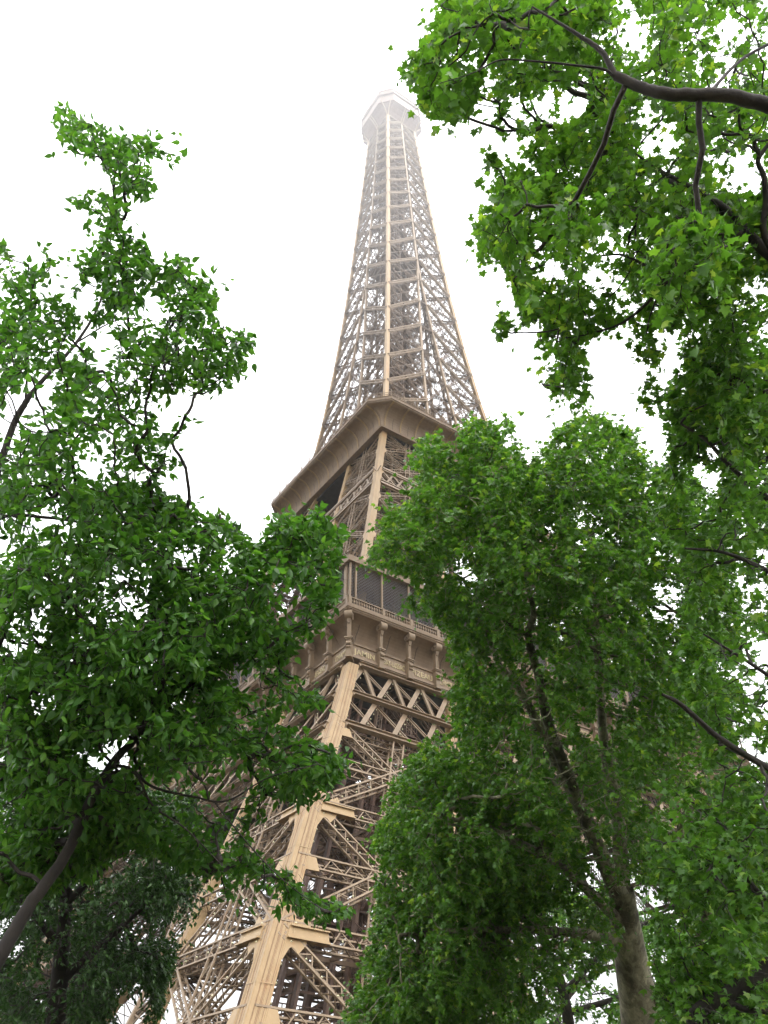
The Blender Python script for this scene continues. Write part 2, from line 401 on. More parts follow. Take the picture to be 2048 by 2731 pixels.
    for k, z in enumerate(np.arange(3, 49, 3.1)):
        W_ = wo(z)-wi(z)
        a = V([-wo(z)+W_*.62, -wo(z)+W_*(.16 if k % 2 else .42), z]); zt = z+3.1; W2 = wo(zt)-wi(zt)
        e = V([-wo(zt)+W2*.62, -wo(zt)+W2*(.42 if k % 2 else .16), zt])
        sm.bars(a, e, 1.3, .18)
        for s_ in (-.62, .62):
            o_ = V([s_, 0, 0]); sm.bars(a+o_+V([0, 0, 1.1]), e+o_+V([0, 0, 1.1]), .06, .06)
            T = np.linspace(0, 1, 14)[:, None]; Q = a+o_+(e-a)*T; sm.bars(Q, Q+V([0, 0, 1.1]), .05, .05)
        sm.box(e[0]-1.4, e[0]+1.4, e[1]-1, e[1]+1, zt-.08, zt+.08)
        for xx in np.arange(-1.4, 1.41, .28): sm.bars(e+V([xx, -1, 0]), e+V([xx, -1, 1.1]), .05, .05)
        sm.bars(e+V([-1.4, -1, 1.1]), e+V([1.4, -1, 1.1]), .07, .07)
    # machinery cabin and service landings glimpsed in the leg
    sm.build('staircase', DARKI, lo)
    for z in (13.5, 21.4, 33):
        lb = MB()
        W_ = wo(z)-wi(z); x0 = -wo(z)+W_*.3; y0 = -wo(z)+W_*.35
        lb.box(x0, x0+W_*.35, y0, y0+W_*.4, z-.12, z+.12)
        for q in np.arange(0, W_*.35, .35): lb.bars((x0+q, y0, z), (x0+q, y0, z+1.2), .06, .06)
        for q in np.arange(0, W_*.4, .35): lb.bars((x0, y0+q, z), (x0, y0+q, z+1.2), .06, .06)
        lb.bars([(x0, y0, z+1.2), (x0, y0, z+1.2)], [(x0+W_*.35, y0, z+1.2), (x0, y0+W_*.4, z+1.2)], .08, .08)
        lb.build('landing', DARKI, lo)
    return lo
leg0 = build_leg()
for k in (1, 2, 3): turned(leg0, k, tower)

# belt girder under the first floor: one per side
def belt():
    m_ = MB(); V = np.array
    ct, cb = 51.0, 40.81
    pt = lambda x, z, o=0.: V([x, -wo(z)+o, z])
    nr = (0, -1, .47)
    for z, hgt, o in ((51.1, .7, .0), (45.87, .62, .02), (40.9, .66, .0)):
        e = wo(z)-1.3
        m_.bars(pt(-e, z, o), pt(e, z, o), hgt, .24, nr); m_.bars(pt(-e, z-hgt*.48, -.16), pt(e, z-hgt*.48, -.16), .08, .55, nr); m_.bars(pt(-e, z+hgt*.48, -.12), pt(e, z+hgt*.48, -.12), .07, .5, nr)
    st = 4.0
    for kk in range(-12, 13):
        x = kk*st-.6
        A, B = pt(x, ct, .12), pt(x, 45.9, .12)
        if abs(x) < wo(ct)-1: m_.bars(A, B, .44, .1, nr); m_.bars([A+V([.19, 0, 0]), A-V([.19, 0, 0])], [B+V([.19, 0, 0]), B-V([.19, 0, 0])], .05, .24, nr)
        for sgn in (1, -1):
            run = 7.6
            x0, x1 = x, x+sgn*run           # top to bottom
            # clip to the raking end posts
            z0, z1 = ct, cb
            def cl(xx): return abs(xx)
            T = np.linspace(0, 1, 60); X = x0+(x1-x0)*T; Z = z0+(z1-z0)*T
            ok = np.abs(X) < wo(Z)-1.2
            if ok.sum() < 4: continue
            a, b_ = np.argmax(ok), len(ok)-1-np.argmax(ok[::-1])
            P, Q = pt(X[a], Z[a], .3 if sgn < 0 else .5), pt(X[b_], Z[b_], .3 if sgn < 0 else .5)
            if sgn < 0: m_.bars(P, Q, .52, .1, nr)
            else:
                d = (Q-P)/np.linalg.norm(Q-P); s_ = np.cross(d, V(nr)); s_ /= np.linalg.norm(s_)
                for q in (-.2, .2): m_.bars(P+s_*q, Q+s_*q, .13, .13, nr)
    # lattice fringe hanging under the bottom chord
    e = wo(39.8)-2; m_.lattice(pt(-e, 39.7, 1.1), pt(e, 39.7, 1.1), .9, .8, 84, nr, .11, .07)
    return m_
b0 = belt().build('belt_girder', IRON, tower)
for k in (1, 2, 3): turned(b0, k, tower)
def belt_back():
    m_ = MB(); V = np.array
    pt = lambda x, z, o=0.: V([x, -wo(z)+o, z])
    nr = (0, -1, .47)
    # second plane of the girder, seen through the first
    for z in (50.6, 41.2):
        e = wo(z)-4; m_.bars(pt(-e, z, 3.4), pt(e, z, 3.4), .6, .3, nr)
    for kk in range(-7, 8):
        x = kk*4.0; m_.lattice(pt(x, 50.4, 3.4), pt(x+4.0, 41.2, 3.4), .6, .5, 10, nr, .1, .06); m_.lattice(pt(x, 50.4, 3.4), pt(x-4.0, 41.2, 3.4), .6, .5, 10, nr, .1, .06)
        m_.lattice(pt(x, 50.6, .5), pt(x, 50.2, 3.4), .5, .5, 4, nr, .1, .06); m_.lattice(pt(x, 41.2, .5), pt(x, 41.2, 3.4), .5, .4, 4, nr, .1, .06)
    return m_
bb = belt_back().build('inner_girder', IRON_SHADED, b0)
for o in [o for o in COL.objects if o.name.startswith('belt_girder.')]:
    c = bb.copy(); COL.objects.link(c); c.parent = o
# decorative arch below the belt girder, one per side
def arch():
    m_ = MB(); V = np.array
    th = np.linspace(math.radians(8), math.radians(172), 49)
    R0, R1 = 30.0, 33.2; zc = 6.2
    yy = lambda z: -wo(z)+.9
    P0 = np.stack([R0*np.cos(th)*1.02, 0*th, zc+R0*np.sin(th)], 1); P1 = np.stack([R1*np.cos(th)*1.02, 0*th, zc+R1*np.sin(th)], 1)
    P0[:, 1] = yy(P0[:, 2]); P1[:, 1] = yy(P1[:, 2])
    m_.bars(P0[:-1], P0[1:], .7, .35, (0, 1, 0)); m_.bars(P1[:-1], P1[1:], .5, .3, (0, 1, 0))
    m_.bars(P0, P1, .14, .14, (0, 1, 0)); m_.bars(P0[:-1], P1[1:], .1, .12, (0, 1, 0)); m_.bars(P0[1:], P1[:-1], .1, .12, (0, 1, 0))
    return m_
a0 = arch().build('arch', IRON, tower)
for k in (1, 2, 3): turned(a0, k, tower)

# ---- first floor
def ringp(mb, prof, ch=0.):
    """sweep a (half width, z) profile round the square plan, corners cut by ch"""
    R = []
    for w_, z in prof:
        c = ch if not callable(ch) else ch(w_)
        if c > 0: p = [(-w_+c, -w_), (w_-c, -w_), (w_, -w_+c), (w_, w_-c), (w_-c, w_), (-w_+c, w_), (-w_, w_-c), (-w_, -w_+c)]
        else: p = [(-w_, -w_), (w_, -w_), (w_, w_), (-w_, w_)]
        R.append([(x, y, z) for x, y in p])
    mb.loops(R); return mb
FW_, GW = 34.45, 35.75
fr = ringp(MB(), [(32.6, 51.75), (FW_+.25, 51.75), (FW_+.25, 52.05), (FW_, 52.07), (FW_, 53.45), (FW_+.16, 53.49), (FW_+.2, 53.67), (FW_-.1, 53.7), (32.6, 53.7)])
frieze = fr.build('frieze', COVE, tower)
cv = [(33.0, 53.6)]
for a in np.linspace(0, math.pi/2, 12): cv.append((33.0+2.4*(1-math.cos(a)), 54.1+3.05*math.sin(a)))
cv += [(35.5, 57.3), (35.58, 57.34), (35.6, 57.48), (35.72, 57.52), (35.76, 57.9), (35.68, 57.96), (35.3, 58.0)]
cove = ringp(MB(), cv).build('gallery_cove', COVE, tower)
XB = [-35.3, -30.5, -26.45, -22.4]+list(np.linspace(-22.4, 22.4, 13)[1:-1])+[22.4, 26.45, 30.5, 35.3]
# vertical seams in the cove plates
sp = 2*35.3/18
sm_ = MB()
for k in range(18):
    x = (XB[k]+XB[k+1])/2
    pr = [(w_+.012, z) for w_, z in cv[:9]]
    P = np.array([(x+.05*math.sin(i*1.3+k), -w_-.01, z) for i, (w_, z) in enumerate(pr)])
    sm_.bars(P[:-1], P[1:], .05, .03, (0, -1, 0))
for k in (0, 3): sm_.rot(k).build('plate_seam', DARK, cove)
# consoles: pedestal, fluted shaft, leaf bracket and scroll
def console(diag=False):
    c = MB(); y1 = -33.5; y0 = -FW_-.35
    c.box(-.36, .36, y0-.34, y1, 51.35, 51.6); c.box(-.3, .3, y0-.28, y1, 51.6, 53.55)
    c.box(-.4, .4, y0-.4, y1, 53.55, 53.7); c.box(-.48, .48, y0-.5, y1, 53.7, 53.84)
    c.box(-.2, .2, y0-.22, y0+.25, 53.84, 56.5)
    for q in (-.13, .13): c.box(q-.05, q+.05, y0-.27, y0-.2, 53.9, 56.0)
    for z_, r_ in ((53.0, .2), (52.55, .13)):
        th = np.linspace(0, 2*math.pi, 9)[:-1]
        c.loops([[(s_, y0-.34+r_*k*math.cos(q), z_+r_*k*math.sin(q)) for q in th] for s_, k in ((-.26, .02), (-.26, 1), (.26, 1), (.26, .02))])
    for i in range(5): c.box(-.26+.03*i, .26-.03*i, y0-.52+.035*i, y0-.2, 56.2-.13*i, 56.33-.13*i)
    th = np.linspace(0, 2*math.pi, 21)[:-1]; yc, zc, r_ = y0-.3, 56.75, .6
    c.loops([[(s_, yc+r_*k*math.cos(q), zc+r_*k*math.sin(q)) for q in th] for s_, k in ((-.5, .01), (-.5, .2), (-.4, .24), (-.36, .55), (-.36, .8), (-.44, .84), (-.44, 1), (.44, 1), (.44, .84), (.36, .8), (.36, .55), (.4, .24), (.5, .2), (.5, .01))])
    for s_ in (-.4, .4):
        a = np.linspace(0, 9, 28); ring = np.stack([np.full(28, s_), yc+r_*(.2+.06*a)*np.cos(a), zc+r_*(.2+.06*a)*np.sin(a)], 1)
        c.bars(ring[:-1], ring[1:], .05, .09, (1, 0, 0))
    c.box(-.42, .42, y0-.85, y1, 57.3, 57.45)
    return c
cm = console().mesh('console', IRON)
for k in (0, 1, 2, 3):
    for i in range(1, 19):
        if k in (1, 2) and i != 18 : continue          # the two far sides are seen only at their ends
        x = XB[i]
        if i == 18: continue
        o = link('console', cm, cove); o.rotation_euler = (0, 0, k*math.pi/2)
        R = mathutils.Matrix.Rotation(k*math.pi/2, 3, 'Z'); o.location = R @ mathutils.Vector((x, 0, 0))
for k in range(4):      # corner consoles stand on the diagonal
    o = link('console', cm, cove); a = k*math.pi/2-math.pi/4
    o.rotation_euler = (0, 0, a)
    R = mathutils.Matrix.Rotation(a, 3, 'Z'); dgl = (FW_+.55)*math.sqrt(2)-.25-FW_-.3
    o.location = R @ mathutils.Vector((0, -dgl, 0))
# names on the frieze
NAMES_Y = ['JAMIN', 'GAY-LUSSAC', 'FIZEAU', 'SCHNEIDER', 'LE CHATELIER', 'BERTHIER', 'BARRAL', 'DE DION', 'GOUIN', 'JOUSSELIN', 'BROCA', 'BECQUEREL', 'CORIOLIS', 'CAIL', 'TRIGER', 'GIFFARD', 'PERRIER', 'STURM']
NAMES_X = ['SEGUIN', 'LALANDE', 'TRESCA', 'PONCELET', 'BRESSE', 'LAGRANGE', 'BELANGER', 'CUVIER', 'LAPLACE', 'DULONG', 'CHASLES', 'LAVOISIER', 'AMPERE', 'CHEVREUL', 'FLACHAT', 'NAVIER', 'LEGENDRE', 'CHAPTAL']
for names, k in ((NAMES_Y, 0), (NAMES_X, 3)):
    for i, s_ in enumerate(names):
        cu = bpy.data.curves.new('lettering', 'FONT'); cu.body = s_; cu.size = .98; cu.extrude = .04; cu.offset = .012
        cu.align_x = 'CENTER'; cu.space_character = 1.08
        tmp = bpy.data.objects.new('tmp_text', cu); COL.objects.link(tmp)
        bpy.context.view_layer.update()
        me = bpy.data.meshes.new_from_object(tmp.evaluated_get(bpy.context.evaluated_depsgraph_get()))
        bpy.data.objects.remove(tmp); bpy.data.curves.remove(cu)
        me.name = 'lettering'
        co = np.empty(len(me.vertices)*3, np.float32); me.vertices.foreach_get('co', co); co = co.reshape(-1, 3)
        wdt = co[:, 0].max()-co[:, 0].min(); sx = min(1., 3.05/wdt)
        x = (XB[i]+XB[i+1])/2+(.45 if i == 0 else .1)
        nc = np.stack([co[:, 0]*sx+x, -FW_-.03-co[:, 2], co[:, 1]+52.37], 1)
        for _ in range(k): nc = np.stack([-nc[:, 1], nc[:, 0], nc[:, 2]], 1)
        me.vertices.foreach_set('co', nc.astype(np.float32).ravel()); me.update()
        me.materials.clear(); me.materials.append(GOLD)
        link('lettering', me, frieze)
# balustrade
bl = MB()
def bal_side(mb):
    x = np.arange(-35.4, 35.4, .36); y = -35.45
    z0 = 58.0
    n_ = len(x); A = np.stack([x, np.full(n_, y), np.full(n_, z0)], 1)
    for za, zb, w_ in ((0, .12, .2), (.12, .4, .13), (.4, .62, .21), (.62, .86, .12)):
        mb.bars(A+(0, 0, za), A+(0, 0, zb), w_, w_, (0, 1, 0))
    mb.bars((-35.5, y, z0+.93), (35.5, y, z0+.93), .3, .14, (0, 0, 1)); mb.bars((-35.5, y, z0+.04), (35.5, y, z0+.04), .34, .1, (0, 0, 1))
    for i in range(19):
        xx = XB[i]; mb.box(xx-.2, xx+.2, y-.18, y+.18, z0+.01, z0+1.04)
side = MB(); bal_side(side)
for k in range(4): bl.merge(side.rot(k))
bl.build('balustrade', IRON, tower)
# deck, canopy, pavilion, posts, net
dk = MB()
for k in range(4):
    s_ = MB().box(-33, 33, -33, -13.0 if k % 2 == 0 else -13.0, 52.9+.003*k, 53.3+.003*k) if k % 2 == 0 else MB().box(-13, 13, 0, 0.01, 52.9, 52.95)
    if k % 2 == 0: dk.merge(s_.rot(k))
dk.box(-33, -13.0, -12.99, 12.99, 52.95, 53.25); dk.box(13.0, 33, -12.99, 12.99, 52.95, 53.25)
dk.box(-35.2, 35.2, -35.2, -14, 57.6, 57.9); dk.box(-35.2, 35.2, 14, 35.2, 57.6, 57.9); dk.box(-35.2, -14, -13.99, 13.99, 57.62, 57.88); dk.box(14, 35.2, -13.99, 13.99, 57.62, 57.88)
dk.build('deck', DARK, tower)  # near-black colour carries the shade of the floor's underside
cn = ringp(MB(), [(24.5, 64.35), (35.2, 64.35), (35.25, 64.3), (35.5, 64.3), (35.55, 65.05), (35.35, 65.12), (33, 65.5), (24.5, 65.6)])
cn.build('canopy_roof', COVE, tower)
pv = MB(); ringp(pv, [(27.5, 57.9), (27.5, 64.4)]); pv.build('pavilion_wall', DARK, tower)
po = MB()
pm_thin = MB().box(-.11, .11, -.11, .11, 58.0, 64.36).mesh('gallery_post', IRON)
pm_big = MB().box(-.3, .3, -.25, .25, 58.0, 64.36).mesh('gallery_post', IRON)
for k in (0, 3):
    R = mathutils.Matrix.Rotation(k*math.pi/2, 3, 'Z')
    for i in range(0, 19):
        for dx in ((0.2, 1.0) if i == 0 else (0.,)):
            o = link('gallery_post', pm_big if (i % 3 == 0 and i) else pm_thin, tower)
            o.rotation_euler = (0, 0, k*math.pi/2); xx = XB[i]+.1+dx if i < 18 else 34.2
            o.location = R @ mathutils.Vector((xx, -35.05+(.15 if i % 3 == 0 and i else 0), 0))
for k in range(0):
    pass
nb = MB(); ns = MB()
L_ = 6.3
xs = np.arange(-35-L_, 35, .42)
a = np.stack([xs, np.full_like(xs, -34.9), np.full_like(xs, 58.0)], 1); b_ = a+(L_, 0, L_)
lo_ = np.clip((-35-a[:, 0])/L_, 0, 1)[:, None]; hi_ = np.clip((35-a[:, 0])/L_, 0, 1)[:, None]
ns.bars(a+(b_-a)*lo_, a+(b_-a)*hi_, .035, .035, (0, 1, 0))
a2 = a*(-1, 1, 1); b2 = b_*(-1, 1, 1); ns.bars(a2+(b2-a2)*lo_, a2+(b2-a2)*hi_, .035, .035, (0, 1, 0))
for k in (0, 3): ns.rot(k).build('safety_net', NET, tower)
cl = MB()
for k in (0, 3):
    for i in range(1, 30):
        x = -33+i*2.2+.5*math.sin(i*7.3)
        s_ = MB().box(x, x+.9+.4*math.sin(i*3.1), -32.6, -31.7, 57.92, 58.9+.8*abs(math.sin(i*5.7))); cl.merge(s_.rot(k))
cl.build('gallery_bench', DARKI, tower)

# ---- legs between the first and the second floor
ZB = [58, 67.5, 78.1, 89.2, 97.3, 104.9, 112.2]
def build_upper_leg():
    V = np.array; lo = MB()
    for z in ZB[1:]:
        a, b2_ = -wo2(z)+.5, -wi2(z)-.3
        lo.lattice((a, a, z), (b2_, b2_, z), .6, .5, 12, (0, 0, 1), .1, .06); lo.lattice((a, b2_, z), (b2_, a, z), .6, .5, 12, (0, 0, 1), .1, .06)
    for u_, v_ in ((.3, .35), (.45, .35), (.3, .6), (.45, .6), (.7, .5), (.8, .6)):
        f = lambda z: V([-wo2(z)+(wo2(z)-wi2(z))*u_, -wo2(z)+(wo2(z)-wi2(z))*v_, z])
        for p, q in zip(ZB[:-1], ZB[1:]): lo.bars(f(p), f(q), .3, .4, (0, 1, 0))
    L = lo.build('upper_leg', IRON_SHADED, tower)
    zs = [56] + ZB[1:-1] + [112.6]
    for kx, ky, s in ((0, 0, 1.0), (1, 0, .8), (0, 1, .8), (1, 1, .7)):
        fx = (lambda z: -wo2(z)) if kx == 0 else (lambda z: -wi2(z)); fy = (lambda z: -wo2(z)) if ky == 0 else (lambda z: -wi2(z))
        m_ = MB(); sx = s if kx == 0 else -s; sy = s if ky == 0 else -s; ex, ey = np.sign(sx), np.sign(sy)
        prism(m_, zs, fx, fy, sx, sy)
        for (o0, o1) in ((0., .2), (.42, .5), (.86, 1.0)):
            prism(m_, zs, lambda z: fx(z)+ex*(o0*s-.004), lambda z: fy(z)-ey*(.05 if o0 == 0 else .03), ex*(o1-o0)*s, ey*.2)
            prism(m_, zs, lambda z: fx(z)-ex*(.05 if o0 == 0 else .03), lambda z: fy(z)+ey*(o0*s+.002), ex*.2, ey*(o1-o0)*s)
        m_.build('corner_girder', GIRDER, L)
    uy, ux = (0, -1, .29), (-1, 0, .29)
    for fL, fR, n_ in ((lambda z: V([-wo2(z)+.5, -wo2(z)+.4, z]), lambda z: V([-wi2(z)-.4, -wo2(z)+.4, z]), uy),
                       (lambda z: V([-wo2(z)+.4, -wo2(z)+.5, z]), lambda z: V([-wo2(z)+.4, -wi2(z)-.4, z]), ux),
                       (lambda z: V([-wo2(z)+.5, -wi2(z)-.4, z]), lambda z: V([-wi2(z)-.4, -wi2(z)-.4, z]), uy),
                       (lambda z: V([-wi2(z)-.4, -wo2(z)+.5, z]), lambda z: V([-wi2(z)-.4, -wi2(z)-.4, z]), ux)):
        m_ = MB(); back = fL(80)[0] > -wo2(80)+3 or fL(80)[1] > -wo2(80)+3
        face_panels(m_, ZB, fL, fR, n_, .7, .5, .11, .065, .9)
        m_.build('cross_brace', IRON_SHADED if back else IRON, L)  # back faces use the iron with shade put into its colour
    # fans of gusset plates at the nodes
    for z in ZB[1:-1]:
        for ax in (0, 1):
            g_ = MB()
            def P(s_, h):
                q = -wo2(z+h); return (q+s_, q+.04, z+h) if ax == 0 else (q+.04, q+s_, z+h)
            g_.poly_plate([P(*k) for k in [(.95, .8), (1.15, .55), (1.3, .3), (1.3, -.3), (1.15, -.55), (.95, -.85)]], (0, -.16, 0) if ax == 0 else (-.16, 0, 0))
            g_.build('gusset_plate', GIRDER, L)
    return L
ul = build_upper_leg()
for k in (1, 2, 3): turned(ul, k, tower)
def belt2():
    m_ = MB(); V = np.array; pt = lambda x, z, o=0.: V([x, -wo2(z)+o, z]); nr = (0, -1, .29)
    for z, h in ((98.3, .5), (97.6, .25), (94.2, .25), (93.5, .5)):
        e = wo2(z)-.9; m_.bars(pt(-e, z), pt(e, z), h, .35, nr)
    for k in range(-11, 12):
        x = k*2.0
        for sg in (1, -1):
            if abs(x+sg*2) < 21: m_.bars(pt(x, 97.5, .1), pt(x+sg*2.0, 94.2, .1), .32, .1, nr)
    for k in range(-9, 10): m_.lattice(pt(k*2.1, 97.9, .3), pt(k*2.1, 97.6, 3), .4, .4, 4, nr, .08, .05)
    return m_
b1 = belt2().build('upper_belt_girder', IRON, tower)
for k in (1, 2, 3): turned(b1, k, tower)

# ---- second floor
CH = lambda w_: max(.02, 3.17*np.clip((w_-17.8)/3.1, 0, 1))
c2 = [(16.6, 111.9), (17.95, 111.9), (18.0, 112.3), (17.8, 112.35)]
arc = [(17.8+2.55*(1-math.cos(a)), 113.4+2.75*math.sin(a)) for a in np.linspace(0, math.pi/2, 10)]+[(20.7, 116.3)]
c2 += arc + [(20.75, 116.55), (20.9, 116.55), (20.92, 117.15), (20.98, 117.2), (20.7, 117.3), (16, 117.3)]
sg = ringp(MB(), c2, CH).build('second_gallery', COVE, tower)
rb = MB(); pr = [(17.8, 112.4)]+arc
for i in range(len(pr)-1):
    (w0, z0), (w1, z1) = pr[i], pr[i+1]
    rb.bars((0, -w0-.03, z0), (0, -w1-.03, z1), .3, .16, (0, -1, -.3)); 
rmesh = rb.mesh('rib', GIRDER)
for k in range(4):
    R = mathutils.Matrix.Rotation(k*math.pi/2, 3, 'Z')
    for i in range(11):
        x = -17.1+3.42*i
        o = link('rib', rmesh, sg); o.rotation_euler = (0, 0, k*math.pi/2); o.location = R @ mathutils.Vector((x, 0, 0))
pl = MB()
for i in range(10):
    x = -17.1+3.42*(i+.5)
    for j in range(4):
        (w0, z0), (w1, z1) = pr[j], pr[j+1]; pl.bars((x, -w0-.005, z0), (x, -w1-.005, z1), .05, .03, (0, -1, -.3))
ps = MB()
for k in range(4): ps.merge(pl.rot(k))
ps.build('plate_seam', DARK, sg)
d2 = MB()
ringp(d2, [(6, 116.2), (17.9, 116.2), (17.9, 116.9), (6, 116.9), (6, 116.2)]); ringp(d2, [(5, 111.4), (16.9, 111.4), (16.9, 111.8), (5, 111.8), (5, 111.4)])
d2.build('second_deck', DARK, tower)
r2 = MB(); rs = MB()
ln = 20.7-3.1
x = np.arange(-ln, ln, .55); A = np.stack([x, np.full_like(x, -20.7), np.full_like(x, 117.25)], 1)
rs.bars(A, A+(0, 0, 1.25), .05, .05, (0, 1, 0))
x = np.arange(-ln, ln+.1, 2.93); A = np.stack([x, np.full_like(x, -20.7), np.full_like(x, 117.25)], 1)
rs.bars(A, A+(0, 0, 1.9), .12, .12, (0, 1, 0))
for z in (117.6, 118.0, 118.5): rs.bars((-ln, -20.7, z), (ln, -20.7, z), .07, .07)
for z in (117.6, 118.0, 118.5): rs.bars((-ln, -20.7, z), (-20.7, -ln, z), .07, .07)
T_ = np.linspace(0, 1, 8)[:, None]; A = np.array([-ln, -20.7, 117.25])+(np.array([-20.7, -ln, 117.25])-np.array([-ln, -20.7, 117.25]))*T_; rs.bars(A, A+(0, 0, 1.3), .06, .06, (0, 1, 0))
for k in range(4): r2.merge(rs.rot(k))
r2.build('railing', IRON, tower)
pv2 = MB(); ringp(pv2, [(13.2, 116.9), (13.2, 120.6), (12.5, 121.2), (4, 121.4)]); pv2.build('second_pavilion', DARKI, tower)

# ---- shaft
RZ = [117.2, 123.8, 130.9, 140.4, 149.7, 159.5, 170, 180, 189.2, 199.1, 207.9, 216, 223.6, 230.9, 237.9, 244.5, 250.9, 256.8, 262.4, 267.6]
def build_shaft():
    V = np.array
    core = MB()
    # lift guides and stair tower inside the shaft
    for x_ in (-1.9, 1.9):
        for y_ in (-1.9, -.65, .65, 1.9): core.bars((x_, y_, 117), (x_, y_, 268), .34, .34, (1, 0, 0))
    for z in np.arange(119, 268, 2.35):
        core.bars([(-1.9, -1.9, z), (-1.9, 1.9, z), (-1.9, -1.9, z), (1.9, -1.9, z)], [(1.9, -1.9, z), (1.9, 1.9, z), (-1.9, 1.9, z), (1.9, 1.9, z)], .12, .22)
    for z in np.arange(119, 266, 4.7):
        s_ = 1 if int(z) % 2 else -1
        core.bars([(-2.0*s_, -2.6, z), (2.6, -2.0*s_, z)], [(2.0*s_, -2.6, z+4.7), (2.6, 2.0*s_, z+4.7)], 1.1, .16)
        core.bars([(-2.0*s_, 2.6, z), (-2.6, -2.0*s_, z)], [(2.0*s_, 2.6, z+4.7), (-2.6, 2.0*s_, z+4.7)], 1.1, .16)
    core.box(-1.0, 1.0, -1.7, 1.7, 188, 191.5)
    core.box(-5.5, 5.5, -5.5, 5.5, 195.6, 196.0); core.box(-3.6, 3.6, -3.6, 3.6, 196.1, 199.4)
    core.box(-2.6, 2.6, -2.6, 2.6, 152, 156)
    sh = core.build('shaft', IRON_SHADED, tower)
    zs = RZ
    for k in range(4):
        m_ = MB(); s = .78
        prism(m_, zs, lambda z: -wc(z), lambda z: -wc(z), s, s)
        prism(m_, zs, lambda z: -wc(z)-.04, lambda z: -wc(z)-.04, .16, .16)
        prism(m_, zs, lambda z: -wc(z)+.63, lambda z: -wc(z)-.025, .15, .2); prism(m_, zs, lambda z: -wc(z)-.025, lambda z: -wc(z)+.63, .2, .15)
        m_.rot(k).build('corner_girder', GIRDER, sh)
    face = MB(); ties = MB()
    for sgn in (-1, 1):
        zz = [z for z in RZ if z <= 183]+[184.5]
        zz2 = zz if sgn < 0 else zz
        prism(ties, zz2, lambda z: sgn*wm(z)-.25, lambda z: -wc(z), .5, .5)
    prism(ties, [183]+[z for z in RZ if z > 184], lambda z: -.3, lambda z: -wc(z)-.01, .6, .5)
    for a, b2_ in zip(RZ[:-1], RZ[1:]):
        for sgn in (-1, 1):
            o = lambda z: V([sgn*(wc(z)-.5), -wc(z)+.3, z]); i_ = lambda z: V([sgn*(wm(z)+.15), -wc(z)+.3, z])
            nr = (0, -1, .1); n_ = max(5, int(np.linalg.norm(o(a)-i_(b2_))/.85))
            ties.lattice(o(a)-V([0, .2, 0]), i_(b2_)-V([0, .2, 0]), .6, .4, n_+4, nr, .17, .07)
            face.lattice(i_(a), o(b2_), .42, .35, n_, nr, .09, .05, sides=4 if a < 170 else 1)
            face.lattice(o(b2_), i_(b2_), .5, .4, max(6, int((wc(b2_)-wm(b2_))/.55)), nr, .11, .06)
            h = (a+b2_)/2
            face.lattice(o(h), i_(h), .3, .25, n_, nr, .08, .05, sides=1)
            mo = lambda z: (o(z)+i_(z))/2
            face.bars([mo(a), mo(a), mo(b2_), mo(b2_)], [o(h), i_(h), o(h), i_(h)], .13, .13, nr)
            if a > 120:
                bk = V([0, .9, 0]); face.bars([o(a)+bk, i_(a)+bk, mo(a)+bk], [i_(b2_)+bk, o(b2_)+bk, mo(b2_)+bk], .16, .16, nr)
            # node plates
            for c in (o(b2_), i_(b2_)):
                for dz, dx in ((.5, .9), (0, 1.05), (-.5, .9)): ties.bars(c+V([0, -.32, 0]), c+V([(-sgn if c is not None and abs(c[0]) > wm(b2_)+1 else sgn)*dx, -.32, dz*1.2]), .2, .05, nr)
        if b2_ < 183:
            l, r_ = V([-wm(b2_), -wc(b2_)+.3, b2_]), V([wm(b2_), -wc(b2_)+.3, b2_])
            if b2_ < 172: face.lattice(l, r_, .5, .4, 8, (0, -1, .1), .1, .06)
            if b2_ < 150:
                l2, r2_ = V([-wm(a), -wc(a)+.3, a]), V([wm(a), -wc(a)+.3, a])
                face.lattice(l2, r_, .35, .3, 9, (0, -1, .1), .08, .05); face.lattice(r2_, l, .35, .3, 9, (0, -1, .1), .08, .05)
    t0 = ties.build('ring_girder', IRON, sh)
    f0 = face.build('lattice_panel', IRON_SHADED, sh)  # panels painted darker than the ties: shaded and lit tones of one iron
    for k in (1, 2, 3):
        c = t0.copy(); COL.objects.link(c); c.parent = sh; c.rotation_euler = (0, 0, k*math.pi/2)
        c = f0.copy(); COL.objects.link(c); c.parent = sh; c.rotation_euler = (0, 0, k*math.pi/2)
    # inner walls of the four upper legs and horizontal diaphragms
    inn = MB()
